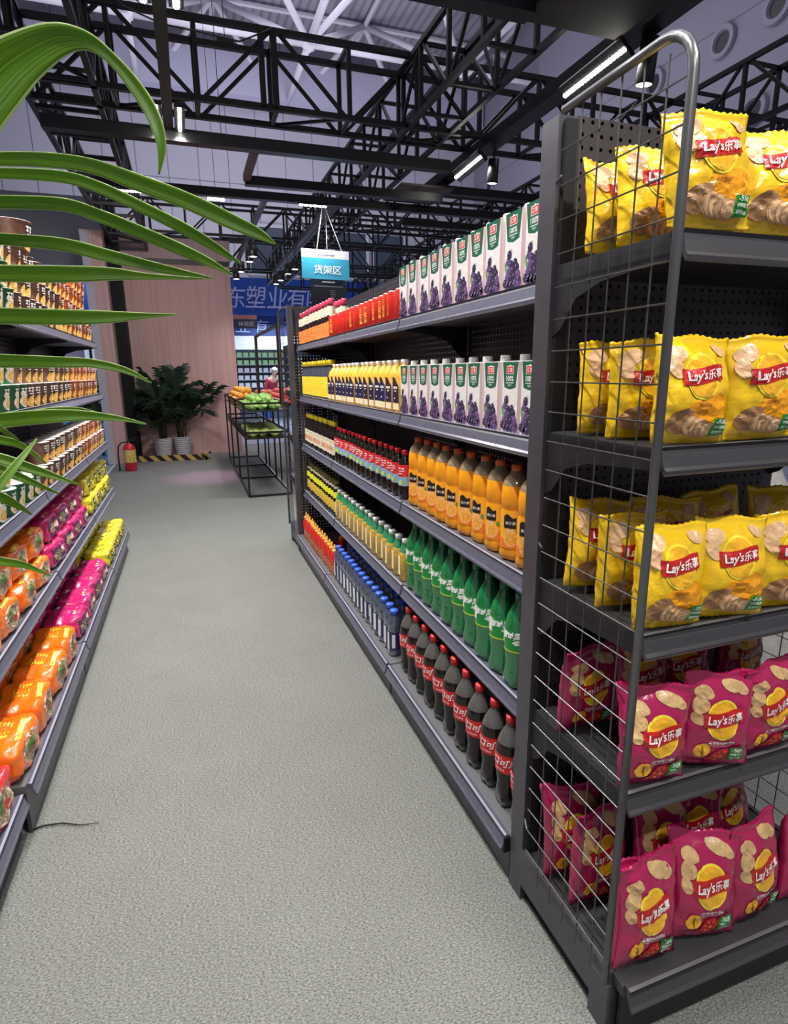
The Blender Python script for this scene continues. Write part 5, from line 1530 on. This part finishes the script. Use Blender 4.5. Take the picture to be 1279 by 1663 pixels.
t = thing('fire_extinguisher', 'red fire extinguisher with black hose on the floor beside the booth corner', 'fire extinguisher', (-.985, 10.08, 0))
mk('ext_red', (.50, .015, .02), .25, coat=.4); mk('ext_label', (.55, .42, .12), .4, noise_s=60, noise_a=.5)
b = bmesh.new(); lathe(b, [(0, 0), (.085, 0), (.092, .01), (.092, .36), (.080, .40), (.045, .435), (.022, .445)], 22); obj('cylinder', b, M['ext_red'], t)
b = bmesh.new(); lathe(b, [(.0928, .14), (.0928, .34)], 22); obj('label', b, M['ext_label'], t)
b = bmesh.new(); lathe(b, [(.024, .445), (.024, .475), (0, .475)], 12); box(b, -.01, .13, -.012, .012, .478, .490); tube(b, (0, 0, .48), (.13, 0, .525), .009, 6); obj('valve_handle', b, M['black'], t)
b = bmesh.new(); path(b, [(-.02, -.02, .462), (-.10, -.03, .46), (-.15, -.04, .40), (-.165, -.04, .25), (-.165, -.04, .06), (-.165, -.04, .015)], .011, 8, radii=[.011, .011, .011, .011, .014, .018]); obj('hose', b, M['black'], t)

def stripe_mat():
    m = mat('hazard_stripes', (.6, .4, .1), .5)
    nt = m.node_tree; tc = nt.nodes.new('ShaderNodeTexCoord'); w = nt.nodes.new('ShaderNodeTexWave'); r = nt.nodes.new('ShaderNodeValToRGB')
    w.wave_type = 'BANDS'; w.bands_direction = 'DIAGONAL'; w.inputs['Scale'].default_value = 3.0
    mp = nt.nodes.new('ShaderNodeMapping'); mp.inputs['Scale'].default_value = (1, 0, 1)
    r.color_ramp.interpolation = 'CONSTANT'; r.color_ramp.elements[0].color = (.01, .01, .01, 1); r.color_ramp.elements[1].position = .5; r.color_ramp.elements[1].color = (.55, .36, .10, 1)
    nt.links.new(tc.outputs['Object'], mp.inputs[0]); nt.links.new(mp.outputs[0], w.inputs['Vector']); nt.links.new(w.outputs['Fac'], r.inputs[0]); nt.links.new(r.outputs[0], nt.nodes['Principled BSDF'].inputs['Base Color'])
    return m
sm = stripe_mat()
t = thing('hazard_barrier', 'low black and yellow striped barrier on the floor before the potted palms', 'barrier')
b = bmesh.new(); box(b, 0, 1.12, -.012, .012, 0, .10); ts = obj('tape_strip', b, sm, t); ts.location = (-.94, 11.06, .001); ts.rotation_euler = (0, 0, -.16)
b = bmesh.new(); rs = random.Random(4)
for k in range(6):
    a = rs.uniform(0, 6.28); r = .09
    path(b, [(.16 + rs.uniform(-.05, .05), 10.88, .008), (.18 + r * math.cos(a) * .5, 10.86 + r * math.sin(a), .05 + .1 * rs.random()), (.20 + r * math.cos(a), 10.85 + .4 * r * math.sin(a), .10 + .06 * rs.random()), (.24 + rs.uniform(-.05, .05), 10.86, .01)], .012, 4)
obj('crumpled_end', b, sm, t)
b = bmesh.new(); path(b, [(-.640, 1.955, .006), (-.60, 1.965, .006), (-.54, 1.955, .007), (-.48, 1.925, .006), (-.42, 1.915, .006)], .0022, 6, radii=[.003, .0028, .0025, .002, .001])
tag(obj('thin_cord', b, M['black'], smooth=True), 'thin dark thread lying on the carpet beside the left shelf', 'cord')

# ================================================================== BEHIND THE LEFT GONDOLA
t = thing('booth_poster', 'blue poster panel with a red stripe behind the top left noodle cups', 'poster', (-1.9, 13.2, 0))
obj('poster_panel', bbox(-.9, .50, 0, .06, 2.45, 3.75), M['banner_blue'], t)
obj('red_stripe', bbox(.36, .43, -.012, -.002, 2.5, 3.4), M['logo_red'], t)
obj('poster_leg', bbox(-.88, -.82, .01, .05, 0, 2.45), M['truss'], t); obj('poster_leg', bbox(.40, .46, .01, .05, 0, 2.45), M['truss'], t)
t = thing('lit_notice', 'pale lit notice board with lines of small text behind the left gondola', 'notice board', (-1.85, 12.95, 0))
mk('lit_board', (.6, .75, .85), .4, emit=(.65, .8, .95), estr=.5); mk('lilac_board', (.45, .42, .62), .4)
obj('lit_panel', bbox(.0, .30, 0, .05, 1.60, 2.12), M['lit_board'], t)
obj('lilac_panel', bbox(-.45, -.01, 0, .05, 1.65, 2.08), M['lilac_board'], t)
b = bmesh.new()
for k in range(9): box(b, .05, .26, -.006, -.001, 1.66 + k * .048, 1.668 + k * .048)
obj('text_lines', b, M['pale_ink'], t)
obj('stand_post', bbox(-.03, .0, .0, .05, 0, 1.6), M['truss'], t)
t = thing('blue_counter', 'bright blue booth counter low behind the left gondola end', 'counter', (-2.1, 12.36, 0))
obj('counter_body', bbox(-.9, .72, 0, .5, 0, .85), mk('counter_blue_glow', (.04, .25, .52), .4, emit=(.05, .3, .6), estr=.25), t)  # counter glows a little in place of light falling on it
obj('counter_top', bbox(-.95, .75, -.03, .55, .85, .89), M['sign_white'], t)
t = thing('dark_stage_frame', 'dark metal frame with equipment behind the left gondola', 'frame', (-1.75, 12.24, 0))
for x in (-.35, .10):
    b = bmesh.new(); tube(b, (x, 0, 0), (x, 0, 2.5), .03, 4); obj('frame_post', b, M['truss'], t)
for z in (1.1, 1.3, 2.45):
    b = bmesh.new(); tube(b, (-.35, 0, z), (.10, 0, z), .02, 4); obj('frame_bar', b, M['truss'], t)
b = bmesh.new(); box(b, -3.6, -1.15, 12.45, 12.6, 3.45, 4.60)
o = obj('grey_fascia', b, mk('fascia_grey', (.17, .17, .20), .6)); tag(o, 'plain dark grey booth fascia behind the palm leaves at left', 'fascia')
b = bmesh.new(); box(b, -4.8, -2.75, 12.0, 12.3, 0, 3.6)
o = obj('pale_booth_panel', b, mk('pale_panel', (.36, .35, .46), .6)); tag(o, 'pale lilac booth panel at the left photo edge behind the noodle cups', 'panel')

# ================================================================== RIGHT OF THE CRISP RACK
mk('sack_white', (.62, .60, .56), .8, noise_s=25, noise_a=.12); mk('sack_print', (.42, .42, .40), .8, noise_s=60, noise_a=.25)
t = thing('white_sack', 'white cloth bag with a black banded rim, seen right of the middle crisp shelf', 'bag', (2.20, 1.75, .86))
b = bmesh.new(); lathe(b, [(0, 0), (.12, 0), (.15, .04), (.14, .12), (.10, .20), (.085, .24)], 20, sq=.2); obj('bag_body', b, M['sack_white'], t, smooth=True)
b = bmesh.new(); lathe(b, [(.088, .235), (.096, .25), (.096, .33), (.085, .335), (.08, .25)], 20); obj('black_rim', b, M['black'], t)
b = bmesh.new(); lathe(b, [(.098, .295), (.098, .305)], 20); obj('white_band', b, M['white'], t)
t = thing('printed_sack', 'pale sack with faint newsprint pattern right of the lower crisp shelves', 'sack', (2.33, 1.75, 0))
b = bmesh.new(); lathe(b, [(0, 0), (.24, 0), (.27, .05), (.26, .35), (.27, .60), (.22, .68), (0, .70)], 22, sq=.5); obj('sack_body', b, M['sack_white'], t, smooth=True)
b = bmesh.new()
for k in range(14):
    z = .12 + k * .035
    put2d(b, quad2d(-.10 - .02 * (k % 3), .12, z, z + .012, 6, 1), wrap(.268, 0, .002, -2.1))
obj('print_lines', b, M['sack_print'], t)
t = thing('side_table', 'black side table carrying the white bag right of the crisp rack', 'table', (2.20, 1.75, 0))
obj('table_top', bbox(-.20, .60, -.25, .25, .83, .858), M['black'], t)
for sx in (-.18, .58):
    for sy in (-.23, .23):
        b = bmesh.new(); tube(b, (sx, sy, 0), (sx, sy, .83), .012, 4); obj('leg', b, M['black'], t)
t = thing('price_tag', 'small white tag hanging by the upper right of the middle crisp shelf', 'tag', (2.10, 1.62, 1.09))
obj('tag_card', bbox(-.022, .022, 0, .002, 0, .06), M['white'], t)
b = bmesh.new(); box(b, -.016, .016, -.001, -.0005, .012, .03); obj('tag_print', b, M['sack_print'], t)
b = bmesh.new(); tube(b, (0, .001, .06), (.10, .12, .09), .001, 4); obj('tag_string', b, M['string'], t)

# ================================================================== FOREGROUND PALM LEAVES
LEAVES = [[(-0.2049,0.6574,1.6627,0.0214),(-0.1664,0.6636,1.7175,0.0227),(-0.1336,0.6683,1.7586,0.0213),(-0.1097,0.671,1.7802,0.0171),(-0.0833,0.6713,1.7956,0.0122),(-0.0604,0.6692,1.7971,0.0073),(-0.0419,0.6652,1.7853,0.0051),(-0.0234,0.6584,1.7627,0.0063),(-0.0093,0.6523,1.7369,0.0064),(-0.0042,0.6492,1.7107,0.0041),(-0.0088,0.65,1.6863,0.0006)],
 [(-0.2684,1.0393,1.7914,0.0077),(-0.2224,1.0359,1.7978,0.0087),(-0.159,1.0251,1.799,0.0097),(-0.1029,1.0151,1.7934,0.0098),(-0.0426,0.9998,1.7726,0.0117),(0.0191,0.9836,1.7504,0.0118),(0.0776,0.9674,1.724,0.0111),(0.1206,0.9586,1.7053,0.0075),(0.1455,0.9574,1.6918,0.0009)],
 [(-0.2833,1.0877,1.7902,0.0072),(-0.2357,1.085,1.7929,0.0073),(-0.1522,1.0685,1.7906,0.0083),(-0.1026,1.0613,1.7786,0.0084),(-0.0481,1.0492,1.754,0.0086),(0.0162,1.0315,1.7211,0.0087),(0.06,1.0227,1.6951,0.0068),(0.0976,1.0166,1.6712,0.001)],
 [(-0.3006,1.13,1.7619,0.0085),(-0.2509,1.1268,1.7632,0.0096),(-0.1633,1.1098,1.7621,0.0097),(-0.1114,1.1019,1.7479,0.0098),(-0.0496,1.0879,1.7235,0.01),(0.0138,1.0726,1.6963,0.0091),(0.0556,1.067,1.6776,0.0061),(0.087,1.0657,1.6614,0.001)],
 [(-0.3121,1.1438,1.7154,0.0077),(-0.2623,1.1422,1.7127,0.0088),(-0.1734,1.1261,1.7064,0.01),(-0.1109,1.1171,1.6923,0.0101),(-0.0462,1.1073,1.6776,0.0082),(0.011,1.1009,1.6665,0.0052),(0.0554,1.1003,1.6603,0.0011)],
 [(-0.303,1.081,1.6531,0.0111),(-0.2561,1.0834,1.6528,0.0122),(-0.1708,1.0729,1.6538,0.0125),(-0.1004,1.0678,1.656,0.0098),(-0.0463,1.0674,1.6544,0.005),(0.0386,1.0562,1.6524,0.001)],
 [(-0.3159,1.0915,1.5916,0.0113),(-0.2679,1.0941,1.5919,0.0125),(-0.1808,1.0828,1.5908,0.0118),(-0.1183,1.0805,1.5918,0.01),(-0.0627,1.0812,1.5948,0.0051),(-0.0089,1.0826,1.598,0.001)],
 [(-0.3292,1.101,1.5263,0.0106),(-0.2803,1.1032,1.5243,0.0108),(-0.2008,1.0946,1.5218,0.009),(-0.147,1.095,1.5196,0.0072),(-0.0968,1.094,1.5072,0.0052),(-0.0594,1.0953,1.4863,0.0011)],
 [(-0.3456,1.1026,1.4254,0.0118),(-0.295,1.1063,1.4301,0.0121),(-0.2228,1.1025,1.4348,0.0113),(-0.1679,1.1033,1.4339,0.0084),(-0.1163,1.1036,1.4269,0.0043),(-0.0753,1.1066,1.4156,0.0011)],
 [(-0.3413,1.1437,1.4219,0.0051),(-0.2893,1.1535,1.4285,0.0063),(-0.234,1.1634,1.4397,0.0065),(-0.1872,1.1734,1.4399,0.0044),(-0.1549,1.1859,1.4303,0.0011)],
 [(-0.3038,0.9507,1.3993,0.0069),(-0.2626,0.9547,1.386,0.0079),(-0.2278,0.96,1.3688,0.0072),(-0.1995,0.9681,1.3536,0.0046),(-0.1714,0.9761,1.338,0.0009)],
 [(-0.2893,0.8795,1.3118,0.0049),(-0.2613,0.8997,1.3472,0.0058),(-0.2407,0.9203,1.3748,0.0051),(-0.2262,0.941,1.3945,0.0035),(-0.2144,0.9621,1.4119,0.0009)],
 [(-0.3123,0.9721,1.3866,0.0061),(-0.2705,0.9752,1.3683,0.0072),(-0.2394,0.9817,1.3485,0.0055),(-0.2194,0.993,1.3327,0.0028),(-0.2052,1.0072,1.3201,0.001)],
 [(-0.3004,0.9164,1.3556,0.0058),(-0.2628,0.9267,1.336,0.0069),(-0.2472,0.9448,1.3174,0.0045),(-0.237,0.9649,1.299,0.0009)],
 [(-0.316,0.9202,1.2645,0.006),(-0.2776,0.9302,1.2423,0.0062),(-0.2526,0.9468,1.2274,0.0046),(-0.2245,0.9598,1.2029,0.0009)],
 [(-0.312,1.0127,1.4177,0.0055),(-0.2787,1.0291,1.4062,0.0066),(-0.2565,1.0489,1.3934,0.0049),(-0.2291,1.0623,1.3624,0.001)],
 [(-0.2895,0.9634,1.4683,0.0051),(-0.2608,0.9722,1.4281,0.0035),(-0.253,0.9949,1.414,0.0027),(-0.2509,1.0207,1.4039,0.0009)]]
def leaf_mat():
    m = bpy.data.materials.new('bright_palm_leaf'); m.use_nodes = True
    nt = m.node_tree; b = nt.nodes['Principled BSDF']
    uv = nt.nodes.new('ShaderNodeUVMap'); sx = nt.nodes.new('ShaderNodeSeparateXYZ'); nt.links.new(uv.outputs[0], sx.inputs[0])
    w = nt.nodes.new('ShaderNodeTexNoise'); w.noise_dimensions = '2D'; mp = nt.nodes.new('ShaderNodeMapping'); mp.inputs['Scale'].default_value = (16, .8, 1)
    nt.links.new(uv.outputs[0], mp.inputs[0]); nt.links.new(mp.outputs[0], w.inputs['Vector']); w.inputs['Scale'].default_value = 1.5; w.inputs['Detail'].default_value = 3
    r = nt.nodes.new('ShaderNodeValToRGB'); r.color_ramp.elements[0].position = .32; r.color_ramp.elements[0].color = (.055, .16, .004, 1); r.color_ramp.elements[1].position = .72; r.color_ramp.elements[1].color = (.17, .34, .010, 1)
    nt.links.new(w.outputs['Fac'], r.inputs[0])
    # pale margin along both edges of the blade
    a = nt.nodes.new('ShaderNodeMath'); a.operation = 'SUBTRACT'; a.inputs[1].default_value = .5; nt.links.new(sx.outputs[0], a.inputs[0])
    ab = nt.nodes.new('ShaderNodeMath'); ab.operation = 'ABSOLUTE'; nt.links.new(a.outputs[0], ab.inputs[0])
    gt = nt.nodes.new('ShaderNodeMath'); gt.operation = 'GREATER_THAN'; gt.inputs[1].default_value = .455; nt.links.new(ab.outputs[0], gt.inputs[0])
    mx = nt.nodes.new('ShaderNodeMixRGB'); mx.inputs[2].default_value = (.50, .62, .26, 1); nt.links.new(gt.outputs[0], mx.inputs[0]); nt.links.new(r.outputs[0], mx.inputs[1])
    nt.links.new(mx.outputs[0], b.inputs['Base Color']); b.inputs['Roughness'].default_value = .36
    out = nt.nodes['Material Output']; tl = nt.nodes.new('ShaderNodeBsdfTranslucent'); nt.links.new(mx.outputs[0], tl.inputs[0])
    ms = nt.nodes.new('ShaderNodeMixShader'); ms.inputs[0].default_value = .30; nt.links.new(b.outputs[0], ms.inputs[1]); nt.links.new(tl.outputs[0], ms.inputs[2]); nt.links.new(ms.outputs[0], out.inputs[0])
    bp = nt.nodes.new('ShaderNodeBump'); bp.inputs['Strength'].default_value = .3; bp.inputs['Distance'].default_value = .001; nt.links.new(w.outputs['Fac'], bp.inputs['Height']); nt.links.new(bp.outputs[0], b.inputs['Normal'])
    return m
LM = leaf_mat()
PX, PY = -.80, .62
plant = thing('potted_palm', 'bright green palm reaching in from the left photo edge, close to the camera', 'potted plant', (PX, PY, 0))
b = bmesh.new(); lathe(b, [(0, 0), (.13, 0), (.17, .36), (.175, .38), (.16, .38), (.15, .33), (0, .33)], 24); obj('pot', b, M['pot_white'], plant)
def crv(P, n=6):
    """smooth the measured centre line"""
    out = []
    for i in range(len(P) - 1):
        p0 = P[max(i - 1, 0)]; p1 = P[i]; p2 = P[i + 1]; p3 = P[min(i + 2, len(P) - 1)]
        for k in range(n):
            s = k / n
            out.append(tuple(.5 * ((2 * b_) + (-a_ + c_) * s + (2 * a_ - 5 * b_ + 4 * c_ - d_) * s * s + (-a_ + 3 * b_ - 3 * c_ + d_) * s ** 3) for a_, b_, c_, d_ in zip(p0, p1, p2, p3)))
    out.append(tuple(P[-1]))
    return out
roots = []
for li, P in enumerate(LEAVES):
    q0, q1 = Vector(P[0][:3]), Vector(P[1][:3])
    d0 = (q0 - q1).normalized()
    # the blade narrows to a stalk where it joins its stem
    P = [(*(q0 + d0 * .075), .0022), (*(q0 + d0 * .030), P[0][3] * .55)] + list(P)
    C = crv(P)
    b = bmesh.new(); uvl = b.loops.layers.uv.new('UVMap')
    rows_ = []
    eye = Vector((.35, -.1, 1.5))
    L_ = 0; last = None
    for i, c in enumerate(C):
        p = Vector(c[:3]); h = max(.0004, c[3])
        tan = (Vector(C[min(i + 1, len(C) - 1)][:3]) - Vector(C[max(i - 1, 0)][:3])).normalized()
        # blades of a frond face the open aisle
        view = (Vector((0, 0, 1.55)) - p).normalized()
        wd = tan.cross(view).normalized()
        nn = wd.cross(tan).normalized()
        if last is not None: L_ += (p - last).length
        last = p
        rr_ = []
        for k in range(7):
            u = -1 + k / 3
            fold = (1 - abs(u)) * h * .28
            rr_.append((p + wd * (h * u) - nn * fold, (k / 6, L_ * 4)))
        rows_.append([(b.verts.new(q - Vector((PX, PY, 0))), uv) for q, uv in rr_])
    for i in range(len(rows_) - 1):
        for k in range(6):
            q = (rows_[i][k], rows_[i][k + 1], rows_[i + 1][k + 1], rows_[i + 1][k])
            f = b.faces.new([x[0] for x in q]); f.smooth = True
            for lp, x in zip(f.loops, q): lp[uvl].uv = x[1]
    o = obj('leaflet', b, LM, plant)
    md = o.modifiers.new('thickness', 'SOLIDIFY'); md.thickness = .0006
    roots.append(Vector(C[0][:3]))
stem = sorted([r for r in roots], key=lambda r: r.z)
def stem_path(sel, nm):
    pts = [Vector((0, 0, .33))]
    lo = sel[0] - Vector((PX, PY, 0))
    pts.append(Vector((lo.x * .3, lo.y * .3, .33 + (lo.z - .33) * .5)))
    for r in sel: pts.append(r - Vector((PX, PY, 0)) + Vector((-.012, -.004, 0)))
    b_ = bmesh.new(); path(b_, pts, .006, 8, radii=[.012, .010] + [.007] * len(sel)); obj(nm, b_, mk('leaf_stem', (.22, .30, .05), .4), plant)
stem_path(stem[0::2], 'frond_stem'); stem_path(stem[1::2], 'frond_stem')
# purple-tinted spot on the far carpet
l = bpy.data.lights.new('spot_lamp_light', 'SPOT'); l.energy = 300; l.color = (1, .42, .85); l.spot_size = .45; l.spot_blend = .8; l.shadow_soft_size = .05
o = bpy.data.objects.new('spot_lamp_light', l); COL.objects.link(o); o.location = (.62, 9.8, 3.2)
o.rotation_euler = (Vector((.20, 9.0, 0)) - o.location).to_track_quat('-Z', 'Y').to_euler()
